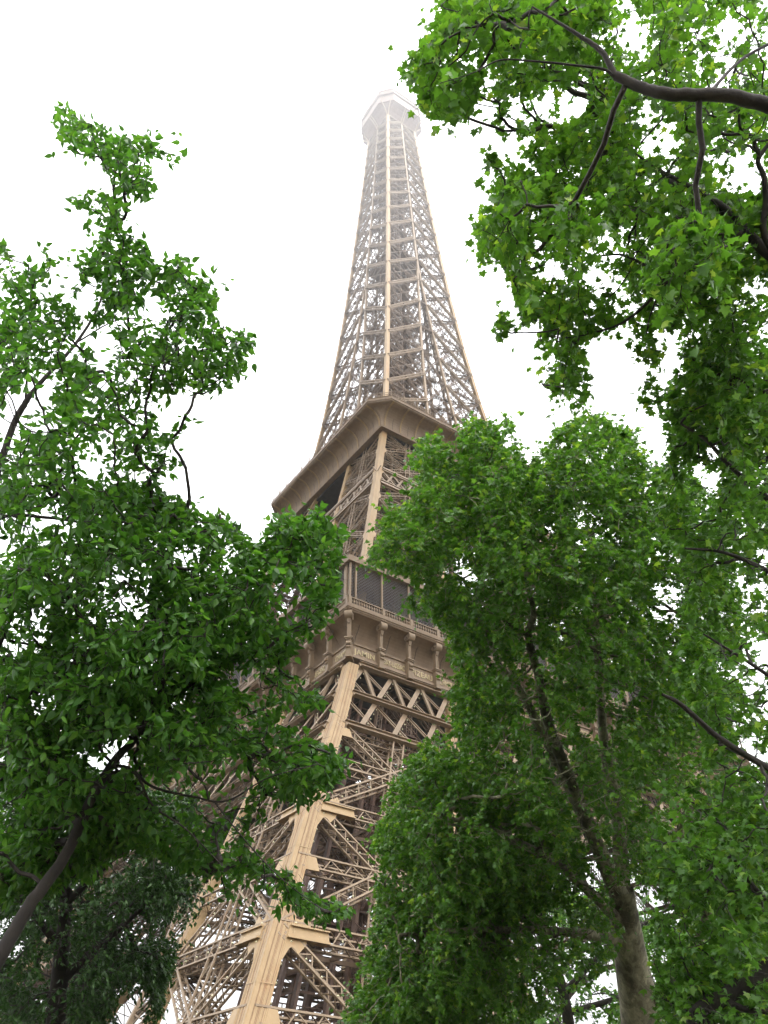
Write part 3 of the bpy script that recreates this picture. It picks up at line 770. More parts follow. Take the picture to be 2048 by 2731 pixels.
    for a, b2_ in zip(RZ[:-1], RZ[1:]):
        m4 = wm(b2_)
        for sx in (-1, 1):
            for sy in (-1, 1):
                C0 = V([sx*wm(b2_), sy*wm(b2_), b2_]) ; 
                if b2_ < 175:
                    inn.bars((sx*wm(a), sy*wm(a), a), C0, .4, .4, (1, 0, 0))
                    inn.lattice((sx*wm(a), sy*wc(a), a), C0, .4, .3, 9, (1, 0, 0), .08, .05, 1); inn.lattice((sx*wm(a), sy*wm(a), a), (sx*wm(b2_), sy*wc(b2_), b2_), .4, .3, 9, (1, 0, 0), .08, .05, 1)
                    inn.lattice((sx*wc(a), sy*wm(a), a), C0, .4, .3, 9, (0, 1, 0), .08, .05, 1); inn.lattice((sx*wm(a), sy*wm(a), a), (sx*wc(b2_), sy*wm(b2_), b2_), .4, .3, 9, (0, 1, 0), .08, .05, 1)
                    inn.lattice((sx*wc(b2_), sy*wm(b2_), b2_), C0, .5, .4, 8, (0, 0, 1), .09, .05); inn.lattice((sx*wm(b2_), sy*wc(b2_), b2_), C0, .5, .4, 8, (0, 0, 1), .09, .05)
                inn.lattice((sx*(wc(b2_)-.5), sy*(wc(b2_)-.5), b2_), (sx*1.9, sy*1.9, b2_), .45, .35, 9, (0, 0, 1), .09, .05)
                inn.lattice((sx*(wc(b2_)-.5), sy*.2, b2_), (sx*.2, sy*(wc(b2_)-.5), b2_), .45, .35, 9, (0, 0, 1), .09, .05)
    inn.build('diaphragm', IRON_SHADED, sh)
    return sh
shaft = build_shaft()

# ---- top cabin and mast
tc = [(5.3, 267.6), (5.45, 268.4), (6.2, 270), (7.3, 271.6), (8.2, 272.4), (8.45, 272.5), (8.45, 273.2), (8.2, 273.3), (8.1, 277.6), (8.5, 277.7), (8.5, 278.3), (7.8, 278.4), (7.6, 281.5), (7.9, 281.6), (7.9, 282), (6.4, 282.2), (6, 285.5), (4.4, 286), (4.0, 290), (3.0, 292), (2.4, 292), (2.2, 297), (1.2, 299), (.3, 300)]
CT = lambda w_: max(.05, min(w_*.55, 3.4*np.clip((w_-5.2)/3, 0.05, 1)))
cab = ringp(MB(), tc, CT).build('top_cabin', DARKI, tower)
br_ = MB()
for k in range(4):
    s_ = MB()
    for x in (-4.9, -.3, .3, 4.9):
        P = np.array([(x*(1+.06*i), -w_-.06, z) for i, (w_, z) in enumerate(tc[:5])]); s_.bars(P[:-1], P[1:], .3, .25, (0, -1, 0))
    for x in np.arange(-4.8, 4.9, 1.2): s_.bars((x, -8.4, 278.3), (x, -8.4, 280.5), .08, .08)
    for z in (279, 279.7, 280.5): s_.bars((-5, -8.4, z), (5, -8.4, z), .06, .06)
    for x in (-6, -3.2, 0, 2.5, 5.2): s_.bars((x, -7.4, 282), (x, -7.4, 284.5+abs(math.sin(x*3))*3), .14, .14)
    s_.rot(k).build('cabin_railing', IRON, cab)
an = MB(); an.lattice((0, 0, 299), (0, 0, 318), 1.2, 1.2, 24, (1, 0, 0), .14, .08); an.bars((0, 0, 318), (0, 0, 327), .35, .35, (1, 0, 0))
for z in np.arange(301, 317, 2): an.bars([(-1.5, 0, z), (0, -1.5, z)], [(1.5, 0, z), (0, 1.5, z)], .12, .12)
an.build('antenna', IRON, tower)

# ---- sparkle bulbs fixed along the edges of the ironwork (hundreds)
bu = []
V = np.array
for z in np.arange(6, 50, 1.25):
    q = -wo(z)
    bu += [(q+1.45, q+.15, z), (q+.15, q+1.45, z)]
for k in range(-9, 10):
    x = k*4.0-.6
    for tt in np.linspace(.03, .97, 12):
        X, Z = x-7.6*tt, 51.0-10.19*tt
        if abs(X) < wo(Z)-1.4:
            bu += [(X+.5, -wo(Z)+.12, Z), (-wo(Z)+.12, X+.5, Z)]
for a, b_ in zip(GZ[1:-1], GZ[2:]):
    for tt in np.linspace(.06, .94, 11):
        z = a+(b_-a)*tt; l = -wo(z)+.7; r_ = -wi(z)-.4
        for X in (l+(r_-l)*tt, r_+(l-r_)*tt): bu += [(X, -wo(z)-.05, z), (-wo(z)-.05, X, z)]
    for tt in np.linspace(.1, .9, 8):
        X = -wo(a)+(wo(a)-wi(a))*tt; bu += [(X, -wo(a)-.05, a), (-wo(a)-.05, X, a)]
bu = V(bu); r_ = .095
oc = V([(1, 0, 0), (-1, 0, 0), (0, 1, 0), (0, -1, 0), (0, 0, 1), (0, 0, -1)])*r_
of = V([(0, 2, 4), (2, 1, 4), (1, 3, 4), (3, 0, 4), (2, 0, 5), (1, 2, 5), (3, 1, 5), (0, 3, 5)])
mbu = MB(); mbu.add((bu[:, None]+oc[None]).reshape(-1, 3), t=((np.arange(len(bu))*6)[:, None, None]+of[None]).reshape(-1, 3))
o = mbu.build('bulb', BULB, tower); o['kind'] = 'stuff'

# ---- loose things on the tower: sheets behind the balustrade, round flood lamps on the beams
def sheet(name, x0, x1, z0, z1, mat, label, cat, y=-33.3):
    m_ = MB(); n_ = 9; xs_ = np.linspace(x0, x1, n_)
    F = [[(x, y+.06*math.sin(x*5), z) for x in xs_] for z in (z0, (z0+z1)/2, z1)]
    Bk = [[(x, y+.06+.06*math.sin(x*5), z) for x in xs_] for z in (z1, (z0+z1)/2, z0)]
    m_.loops(F+Bk+[F[0]], close=False)
    o = m_.build(name, mat); o['label'] = label; o['category'] = cat; return o
sheet('sheet', -21.3, -20.2, 58.9, 60.5, ORANGE, 'orange sheet behind the first gallery balustrade of the tower', 'sheet')
sheet('sheet', -19.9, -19.3, 58.9, 60.3, WHITE, 'white sheet right beside the orange one on the gallery', 'sheet', -33.2)

def flood(p, label, s=1.0):
    e = empty('floodlight', p, label, 'floodlight', 'round flood lamps on the tower beams')
    th = np.linspace(0, 2*math.pi, 15)[:-1]
    m_ = MB(); m_.loops([[(r_*s*math.cos(q), r_*s*math.sin(q), z*s) for q in th] for r_, z in ((.02, -.32), (.55, -.34), (.62, -.3), (.62, -.1), (.5, .12), (.3, .26), (.02, .3))])
    m_.build('lamp_housing', RUSTY, e, True)
    k = MB(); k.bars([(-.66*s, 0, 0), (.66*s, 0, 0), (-.66*s, 0, .7*s)], [(-.66*s, 0, .7*s), (.66*s, 0, .7*s), (.66*s, 0, .7*s)], .08, .08, (0, 1, 0)); k.build('bracket', DARKI, e)
# ---- end of tower

# ------------------------------------------------------------------ trees
PLANE = np.array([(0, .14), (.16, .0), (.30, .07), (.52, .04), (.42, .22), (.36, .33), (.47, .40), (.68, .55), (.46, .58), (.30, .57), (.27, .72), (.13, .80), (0, 1.05)])
PLANE = np.concatenate([PLANE, PLANE[-2:0:-1]*(-1, 1)])
PLANE_S = np.array([(0, .12), (.2, .0), (.50, .05), (.36, .32), (.66, .55), (.3, .58), (.14, .78), (0, 1.05)])
PLANE_S = np.concatenate([PLANE_S, PLANE_S[-2:0:-1]*(-1, 1)])
OVATE = np.array([(0, 0), (.17, .08), (.28, .28), (.25, .52), (.12, .8), (0, 1.08)])
OVATE = np.concatenate([OVATE, OVATE[-2:0:-1]*(-1, 1)])
def leaf_tpl(outline, centre, cup, droop):
    P = np.concatenate([[centre], outline]); z = -cup*np.abs(P[:, 0])**1.3 - droop*P[:, 1]**2
    z[0] += .02
    V_ = np.stack([P[:, 0], P[:, 1], z], 1); n_ = len(outline); i = np.arange(n_)
    return V_, np.stack([np.zeros(n_, int), 1+i, 1+(i+1) % n_], 1)
TPL = {'plane': leaf_tpl(PLANE, (0, .36), .28, .16), 'plane_s': leaf_tpl(PLANE_S, (0, .36), .3, .18), 'ovate': leaf_tpl(OVATE, (0, .45), .45, .14)}

def inside(poly, P):
    poly = np.asarray(poly, float); x, y = P[:, 0], P[:, 1]; c = np.zeros(len(P), bool)
    x0, y0 = poly[:, 0], poly[:, 1]; x1, y1 = np.roll(x0, -1), np.roll(y0, -1)
    for a, b2, c2_, d2_ in zip(x0, y0, x1, y1):
        if b2 == d2_: continue
        c ^= ((b2 > y) != (d2_ > y)) & (x < (c2_-a)*(y-b2)/(d2_-b2)+a)
    return c
def edge_dist(poly, P, frame=True):
    poly = np.asarray(poly, float); A = poly; B = np.roll(poly, -1, 0); best = np.full(len(P), 1e9)
    for a, b2 in zip(A, B):
        if frame and ((a[0] < -5 and b2[0] < -5) or (a[0] > 1664 and b2[0] > 1664) or (a[1] > 2217 and b2[1] > 2217) or (a[1] < -5 and b2[1] < -5)): continue
        d = b2-a; t_ = np.clip(((P-a)@d)/max(d@d, 1e-9), 0, 1); best = np.minimum(best, np.linalg.norm(P-a-t_[:, None]*d, axis=1))
    return best
def smooth_line(pts, n=8):
    """Catmull-Rom through rows of pts"""
    P = np.asarray(pts, float); P = np.concatenate([[2*P[0]-P[1]], P, [2*P[-1]-P[-2]]]); out_ = []
    for i in range(1, len(P)-2):
        for t_ in np.linspace(0, 1, n, endpoint=False):
            a, b2, c, d = P[i-1], P[i], P[i+1], P[i+2]
            out_.append(.5*((2*b2)+(c-a)*t_+(2*a-5*b2+4*c-d)*t_**2+(3*b2-a-3*c+d)*t_**3))
    out_.append(P[-2]); return np.array(out_)
def sweep(mb, P, R, n=10):
    P = np.asarray(P, float); T = np.gradient(P, axis=0); T /= np.linalg.norm(T, axis=1, keepdims=True)
    u = np.cross(T[0], (.3, .9, .2)); u /= np.linalg.norm(u); th = np.linspace(0, 2*math.pi, n+1)[:-1]; L = []
    for p, t_, r in zip(P, T, R):
        u = u-t_*(u@t_); u /= np.linalg.norm(u); v = np.cross(t_, u)
        L.append(p+r*(np.cos(th)[:, None]*u+np.sin(th)[:, None]*v))
    mb.loops(L)
def tubes(mb, A, B, ra, rb, n=4):
    d = B-A; L = np.linalg.norm(d, axis=1, keepdims=True); d = d/np.maximum(L, 1e-9)
    ref = np.where(np.abs(d[:, 2:3]) > .9, np.array([[1., 0, 0]]), np.array([[0, 0, 1.]]))
    u = np.cross(d, ref); u /= np.linalg.norm(u, axis=1, keepdims=True); v = np.cross(d, u)
    th = np.linspace(0, 2*math.pi, n+1)[:-1]
    ring = np.cos(th)[None, :, None]*u[:, None]+np.sin(th)[None, :, None]*v[:, None]
    V_ = np.concatenate([A[:, None]+ring*np.reshape(ra, (-1, 1, 1)), (B+d*L*.04)[:, None]+ring*np.reshape(rb, (-1, 1, 1))], 1)
    i = np.arange(n); j = (i+1) % n; f = np.stack([i, j, j+n, i+n], 1)
    mb.add(V_.reshape(-1, 3), ((np.arange(len(A))*2*n)[:, None, None]+f[None]).reshape(-1, 4))

def grow_tree(name, label, cat, base, limbs, regions, holes, leaf, lsize, leafmat, barkmat, per, seed, sag=.25, twig=.0035, group=None, sprig=.32, clump=(0., 1.), clear=.7, trim=.9, far=1., thin=1.):
    """limbs: lists of (x,y,depth,radius m); regions: (polygon, number of sprigs, depth near, depth far, rounding)"""
    rg = np.random.default_rng(seed)
    root = empty(name, tuple(base), label, cat, group); base = np.asarray(base, float)
    limbs = [[(k[0], k[1], k[2]*far, k[3]*far*thin)+tuple(k[4:]) for k in L] for L in limbs]
    regions = [(r[0], r[1], r[2]*far, r[3]*far)+tuple(r[4:]) for r in regions]
    wood = MB(); nodes = []; nrad = []
    for L in limbs:
        A = np.asarray([k[:4] for k in L], float)
        P = pix(A[:, 0], A[:, 1], A[:, 2])
        if len(L[0]) > 4: P = np.concatenate([[base-(0, 0, .3)], P]); A = np.concatenate([[[0, 0, 0, A[0, 3]*1.25]], A])
        X = smooth_line(np.concatenate([P, A[:, 3:4]], 1), 7)
        X[:, :3] += rg.normal(0, .004, (len(X), 3))*np.minimum(1, X[:, 3:4]*12)
        sweep(wood, X[:, :3], np.maximum(X[:, 3], .004), 11 if A[0, 3] > .05 else 7)
        nodes.append(X[2:, :3]); nrad.append(X[2:, 3])
    N = np.concatenate(nodes); NR = np.concatenate(nrad); n0 = len(N)
    att = []
    for reg in regions:
        poly, cnt, dn, df, rnd = reg[:5]
        poly = np.asarray(poly, float); got = []; lo = poly.min(0); hi = poly.max(0)
        ph = rg.uniform(0, 6.28, (10, 1)); kv = rg.normal(0, 1, (10, 2)); kv *= (rg.uniform(.02, .05, (10, 1))/np.linalg.norm(kv, axis=1, keepdims=True))
        tot = 0
        while tot < cnt:
            Q = rg.uniform(lo, hi, (cnt*3, 2)); k = inside(poly, Q+rg.normal(0, 6, Q.shape))
            for hp, pr_ in holes: k &= ~(inside(hp, Q) & (rg.random(len(Q)) < pr_))
            nz = np.sin(Q@kv.T+ph.T).mean(1)*2.2
            k &= rg.random(len(Q)) < np.clip(clump[0]+nz+clump[1]-.0, .06, 1)
            Q = Q[k]; got.append(Q); tot += len(Q)
        Q = np.concatenate(got)[:cnt]
        e = edge_dist(poly, Q); dm = (dn+df)/2; em = e*1.2345*dm/FPX
        half = (df-dn)/2*np.clip(np.sqrt(em/rnd), .12, 1)
        d = dm+half*rg.uniform(-1, 1, len(Q)) + (reg[5]*(Q[:, 1]-lo[1])/(hi[1]-lo[1]) if len(reg) > 5 else 0)
        att.append(pix(Q[:, 0], Q[:, 1], d))
    A = np.concatenate(att); n_ = len(A)
    # join every sprig to the nearest wood, branch by branch
    cost = np.zeros(n0)
    AN = np.concatenate([N, A]); par = np.full(n0+n_, -1)
    D = np.full(n_, 1e9); src = np.zeros(n_, int)
    for i in range(0, n0):
        dd = np.linalg.norm(A-N[i], axis=1); k = dd < D; D[k] = dd[k]; src[k] = i
    pl_ = np.zeros(n0+n_); done = np.zeros(n_, bool); order = []
    K = D.copy()
    for _ in range(n_):
        j = int(np.argmin(np.where(done, 1e9, K))); done[j] = True; order.append(j)
        par[n0+j] = src[j]; pl_[n0+j] = pl_[src[j]]+np.linalg.norm(A[j]-AN[src[j]])
        dd = np.linalg.norm(A-A[j], axis=1); c = dd+.35*pl_[n0+j]
        k = (c < K) & ~done; K[k] = c[k]; src[k] = n0+j
    cntd = np.zeros(n0+n_)
    for j in order[::-1]:
        cntd[n0+j] += 1; p = par[n0+j]; cntd[p] += cntd[n0+j]
    child = n0+np.array(order); pa = par[child]
    rr = twig*cntd[child]**.52; rp = np.minimum(rr*1.15, np.where(pa < n0, NR[np.minimum(pa, n0-1)], 9))
    rr = np.minimum(rr, rp)
    a, b2 = AN[pa], AN[child]; Lg = np.linalg.norm(b2-a, axis=1, keepdims=True)
    mid = (a+b2)/2+rg.normal(0, .07, a.shape)*Lg+np.array([0, 0, -.05])*Lg
    m1 = (a+mid)/2+rg.normal(0, .03, a.shape)*Lg; m2 = (mid+b2)/2+rg.normal(0, .03, a.shape)*Lg
    r1, r2_, r3 = rp*.75+rr*.25, rp*.5+rr*.5, rp*.25+rr*.75
    for p, q, x, y in ((a, m1, rp, r1), (m1, mid, r1, r2_), (mid, m2, r2_, r3), (m2, b2, r3, rr)): tubes(wood, p, q, x, y, 5)
    # leafy sprigs
    polys = [np.asarray(r[0], float) for r in regions]
    ax = np.zeros((n_, 3)); ax[child-n0] = (b2-a)/np.maximum(Lg, 1e-6)
    ax = ax*.7+rg.normal(0, .55, ax.shape)+np.array([0, 0, -sag]); ax /= np.linalg.norm(ax, axis=1, keepdims=True)
    sl_ = sprig*rg.uniform(.6, 1.3, (n_, 1))
    tubes(wood, A-ax*sl_*.3, A+ax*sl_*.7, np.full(n_, twig*.8), np.full(n_, twig*.4), 3)
    np_ = per; k = np.arange(np_)
    tt = (k+.6)/np_; 
    pos = A[:, None]+ax[:, None]*sl_[:, None]*(tt[None, :, None]*1.2-.45)
    side = np.cross(ax, rg.normal(0, 1, ax.shape)*.5+np.array([0, 0, 1.])); side /= np.linalg.norm(side, axis=1, keepdims=True)
    sg_ = np.where(k % 2 == 0, 1., -1.)[None, :, None]
    sg_ = np.where((k == np_-1)[None, :, None], 0, sg_)
    dr = ax[:, None]*.65+side[:, None]*sg_*.9+rg.normal(0, .42, (n_, np_, 3))+np.array([0, 0, -.28])
    dr /= np.linalg.norm(dr, axis=2, keepdims=True)
    nm = np.array([0, 0, 1.])+rg.normal(0, .5, (n_, np_, 3)); nm = nm-dr*(nm*dr).sum(2, keepdims=True); nm /= np.linalg.norm(nm, axis=2, keepdims=True)
    xs_ = np.cross(dr, nm)
    sc = lsize*rg.uniform(.6, 1.12, (n_, np_, 1))
    # prune leaves that stray past the crown's outline or hide the limbs
    mid_ = (pos+dr*sc*.5).reshape(-1, 3); q_ = mid_-CAM_POS; zz = q_@FW
    LP = np.stack([(W/2+PX+FPX*(q_@RT)/zz)/1.2345, (H/2+PY-FPX*(q_@UP)/zz)/1.2345], 1)
    inn = np.zeros(len(LP), bool)
    LJ = LP+rg.normal(0, 1, LP.shape)*np.clip(FPX*lsize*.3/zz/1.2345, 2, 9)[:, None]
    for p in polys: inn |= inside(p, LJ)
    keep = (rg.random(n_*np_) < .95) & (inn | (rg.random(n_*np_) > trim))
    for hp, pr_ in holes: keep &= ~(inside(hp, LP) & (rg.random(len(LP)) < pr_*.6))
    dice = rg.random(len(LP))
    for p, r_ in zip(N, NR):
        if r_ < .015: continue
        z_ = (p-CAM_POS)@FW; u_ = np.array([(W/2+PX+FPX*((p-CAM_POS)@RT)/z_)/1.2345, (H/2+PY-FPX*((p-CAM_POS)@UP)/z_)/1.2345]); rp_ = r_*FPX/z_/1.2345+3
        keep &= ~((np.abs(LP[:, 0]-u_[0]) < rp_) & (np.abs(LP[:, 1]-u_[1]) < rp_+2) & (zz < z_+.1) & (dice < (clear if r_ < .055 else max(clear, .8))))
    Rm = np.stack([xs_, dr, nm], -1).reshape(-1, 3, 3)[keep]; ps_ = (pos+dr*lsize*.12).reshape(-1, 3)[keep]; sc = sc.reshape(-1, 1)[keep]
    tv, tf = TPL[leaf]
    vv = np.broadcast_to(tv, (len(ps_),)+tv.shape).copy()
    vv[:, :, 2] *= rg.uniform(-.5, 2.8, (len(ps_), 1)); vv[:, :, 2] += vv[:, :, 0]*rg.normal(0, .25, (len(ps_), 1))*vv[:, :, 1]; vv[:, :, 0] *= rg.uniform(.85, 1.1, (len(ps_), 1))
    LV = ps_[:, None]+np.einsum('nij,nkj->nki', Rm, vv)*sc[:, None]
    cr = MB(); cr.add(LV.reshape(-1, 3)-base, t=((np.arange(len(ps_))*len(tv))[:, None, None]+tf[None]).reshape(-1, 3))
    wood.v = [v-base for v in wood.v]
    wood.build('trunk', barkmat, root, True); cr.build('crown', leafmat, root, True)
    return root

def foot(x, y, d):
    p = pix(x, y, d); return np.array([p[0], p[1], GROUND])


P1 = [(-30,560),(0,500),(20,550),(50,560),(85,585),(110,600),(90,640),(110,650),(130,640),(160,660),(170,690),(205,690),(215,600),(190,600),(165,655),(150,610),(175,580),(160,570),(145,575),(130,560),(100,590),(85,540),(95,520),(125,470),(160,490),(195,470),(205,445),(190,455),(160,450),(155,430),(190,410),(235,425),(225,380),(220,340),(180,340),(155,320),(132,312),(130,260),(108,228),(140,215),(165,240),(200,262),(235,268),(245,295),(300,290),(350,280),(395,270),(405,300),(400,340),(355,355),(320,335),(335,400),(330,425),(290,430),(265,405),(245,415),(270,435),(290,480),(260,480),(262,530),(270,490),(290,520),(325,540),(330,570),(385,550),(415,545),(415,565),(400,590),(440,595),(480,610),(505,640),(495,650),(465,640),(460,680),(490,710),(530,715),(560,735),(545,755),(530,770),(545,800),(530,815),(500,815),(480,840),(430,860),(415,840),(395,845),(370,840),(340,860),(385,870),(425,905),(400,935),(405,945),(370,985),(400,1010),(365,1030),(330,1050),(360,1065),(430,1100),(440,1118),(500,1110),(520,1140),(560,1165),(590,1150),(575,1130),(620,1100),(650,1115),(690,1095),(715,1120),(750,1145),(755,1160),(740,1180),(735,1210),(740,1240),(735,1280),(715,1310),(700,1350),(655,1385),(630,1420),(600,1440),(650,1480),(700,1500),(700,1520),(670,1530),(600,1560),(650,1590),(700,1610),(755,1640),(740,1665),(730,1690),(690,1720),(650,1745),(600,1725),(540,1720),(570,1760),(520,1800),(560,1840),(610,1870),(640,1915),(700,1940),(765,1965),(740,1988),(690,1988),(640,1965),(610,1960),(550,1960),(480,1940),(420,1890),(350,1850),(250,1830),(160,1860),(80,1900),(-30,1930)]
H1 = [([(-30,180),(620,180),(620,1040),(-30,1060)], .38), ([(0,930),(60,900),(70,870),(30,830),(0,840)], .8), ([(300,860),(340,850),(420,870),(420,905),(380,905),(330,900)], .9), ([(230,900),(330,1000),(300,1050),(200,990)], .45),
      ([(170,1300),(260,1200),(330,1240),(300,1330),(200,1370)], .6), ([(80,1240),(150,1200),(190,1290),(120,1330)], .5), ([(20,1310),(110,1290),(110,1380),(0,1420)], .6), ([(330,1180),(380,1150),(450,1200),(400,1240)], .45),
      ([(60,1500),(120,1490),(130,1540),(70,1550)], .85), ([(190,1640),(250,1590),(310,1600),(270,1650),(200,1690)], .8), ([(0,1690),(60,1740),(30,1800),(0,1820)], .9), ([(280,1680),(400,1650),(520,1640),(560,1680),(520,1740),(420,1760),(300,1720)], .72),
      ([(440,1760),(560,1740),(600,1800),(560,1860),(460,1850)], .6), ([(560,1440),(640,1480),(640,1560),(560,1600),(500,1560),(500,1480)], .45), ([(520,870),(600,880),(640,1000)], .5), ([(330,1870),(600,1900),(640,1960),(560,1970),(420,1930)], .5), ([(600,1750),(640,1750),(600,1880),(560,1850)], .6)]
grow_tree('ovate_leaved_tree', 'near tree with ovate leaves and dark slanting trunk, beside the tower leg', 'tree', foot(-260, 2212, 6.2), [
  [(-120,2212,6.2,.10,1),(-60,2150,6.1,.085),(0,2065,6.2,.075),(60,1960,6.4,.068),(140,1850,6.6,.06),(200,1720,6.8,.052),(250,1640,7.0,.046),(300,1585,7.2,.038),(350,1480,7.5,.028),(400,1400,7.8,.018),(450,1310,8.0,.01)],
  [(-200,1900,6.6,.09,1),(-140,1500,7.2,.075),(-70,1200,7.8,.062),(0,1000,8.3,.05),(30,915,8.5,.045),(55,870,8.6,.042),(80,835,8.7,.034),(165,740,9.0,.024),(215,655,9.2,.018),(225,590,9.3,.014),(240,510,9.5,.011),(245,430,9.7,.009),(235,370,9.8,.007),(205,310,10,.005)],
  [(-70,1200,7.8,.03),(0,1120,7.7,.022),(100,1118,7.6,.02),(250,1138,7.5,.014),(400,1128,7.4,.008),(520,1135,7.3,.005)],
  [(-110,1640,7.0,.035),(-40,1480,7.2,.03),(0,1390,7.4,.026),(25,1330,7.5,.022),(45,1280,7.6,.016),(80,1210,7.8,.01)],
  [(-60,1520,7.2,.03),(60,1500,7.2,.024),(200,1400,7.2,.02),(300,1340,7.2,.016),(400,1280,7.2,.01),(480,1245,7.2,.006),(580,1215,7.2,.005)],
  [(215,1690,6.85,.02),(120,1680,6.8,.015),(0,1650,6.7,.012),(-40,1640,6.7,.01)],
  [(240,1655,6.95,.022),(280,1660,6.9,.018),(330,1700,6.8,.016),(420,1722,6.7,.013),(490,1730,6.6,.01),(580,1680,6.6,.007),(690,1650,6.6,.005)],
  [(460,1728,6.65,.009),(500,1780,6.6,.008),(560,1850,6.6,.007),(610,1900,6.5,.006),(680,1955,6.5,.004)],
  [(225,1670,6.9,.018),(290,1670,6.8,.016),(330,1740,6.7,.013),(400,1790,6.6,.009),(480,1870,6.6,.006)],
  [(300,1585,7.2,.018),(400,1600,7.1,.012),(520,1610,7,.007)],
  [(320,1545,7.3,.016),(430,1470,7.3,.011),(560,1400,7.3,.006)],
  [(165,740,9.0,.014),(260,690,9.0,.01),(360,700,8.9,.007),(470,740,8.8,.005)],
  [(55,870,8.6,.02),(60,780,8.7,.015),(65,700,8.8,.01),(40,620,8.8,.006)],
  [(110,790,8.7,.014),(220,810,8.6,.01),(330,860,8.5,.006)]],
  [([(108,228),(140,215),(200,262),(245,295),(350,280),(395,270),(405,300),(400,340),(320,335),(335,400),(290,430),(245,415),(220,340),(155,320),(130,300)], 75, 9.2, 10.2, .5), (P1, 4700, 5.9, 9.2, .9), ([(-30,1250),(430,1230),(540,1350),(480,1480),(420,1560),(150,1640),(-30,1600)], 900, 6.2, 8.6, 1.0), ([(-30,1560),(200,1640),(330,1760),(200,1900),(60,1940),(-30,1960)], 420, 6.6, 8.6, 1)], H1, 'ovate', .088, LEAF_OVATE, BARK_DARK, 9, 11, sag=.3, twig=.0022, thin=.74, sprig=.24, clump=(0., .85))

P2 = [(-30,1660),(60,1640),(130,1650),(220,1660),(300,1690),(340,1700),(400,1690),(425,1720),(420,1760),(440,1830),(425,1880),(445,1940),(425,1985),(395,2020),(385,2050),(375,2100),(362,2140),(352,2190),(320,2240),(-30,2240)]
grow_tree('dense_tree', 'dense dark green tree behind the slanting trunk, left of the tower foot', 'tree', foot(120, 2212, 22), [
  [(120,2300,22,.3,1),(120,2212,22,.26),(130,2100,22,.22),(140,1980,22,.16),(150,1880,22,.1),(160,1780,22,.05)], [(130,2120,22,.14),(220,2040,21.8,.09),(310,1960,21.5,.05)], [(135,2050,22,.13),(60,1960,22,.08),(20,1900,22,.05)], [(145,1950,22,.1),(240,1860,22,.07),(340,1780,22,.03)]],
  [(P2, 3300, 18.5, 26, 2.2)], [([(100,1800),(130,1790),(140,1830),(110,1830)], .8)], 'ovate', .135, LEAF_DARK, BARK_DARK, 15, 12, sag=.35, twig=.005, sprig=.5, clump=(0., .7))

P4 = [(880,1018),(895,958),(905,950),(940,935),(960,960),(985,985),(995,930),(1010,905),(1030,905),(1060,918),(1102,898),(1120,920),(1150,955),(1170,970),(1200,930),(1220,912),(1260,898),(1295,890),(1325,920),(1360,925),(1385,955),(1400,992),(1430,1005),(1480,1010),(1560,1100),(1600,1300),(1600,1600),(1590,1800),(1560,1920),(1500,1990),(1440,1940),(1380,1925),(1310,1905),(1260,1930),(1180,1950),(1120,1975),(1080,2050),(1100,2120),(1060,2180),(1000,2240),(700,2240),(740,2200),(785,2160),(820,2100),(800,2050),(812,2000),(822,1960),(800,1900),(832,1850),(800,1830),(832,1740),(850,1690),(890,1640),(920,1590),(960,1582),(990,1552),(962,1500),(990,1470),(1000,1400),(980,1370),(940,1335),(900,1322),(865,1305),(900,1275),(870,1245),(830,1228),(790,1218),(805,1180),(830,1110),(840,1062),(868,1040)]
H4 = [([(1150,1580),(1190,1600),(1230,1720),(1215,1735)], .55), ([(1115,1440),(1150,1420),(1165,1530),(1190,1590),(1160,1590)], .7), ([(1125,1270),(1160,1260),(1165,1380),(1140,1420),(1120,1380)], .6), ([(1040,1690),(1110,1620),(1130,1660),(1080,1710)], .4),
      ([(1170,1540),(1205,1560),(1260,1740),(1330,1930),(1290,1930),(1215,1700)], .6), ([(1440,1620),(1600,1600),(1600,1800),(1440,1800)], .5), ([(1500,1560),(1600,1560),(1600,1660),(1500,1640)], .6)]
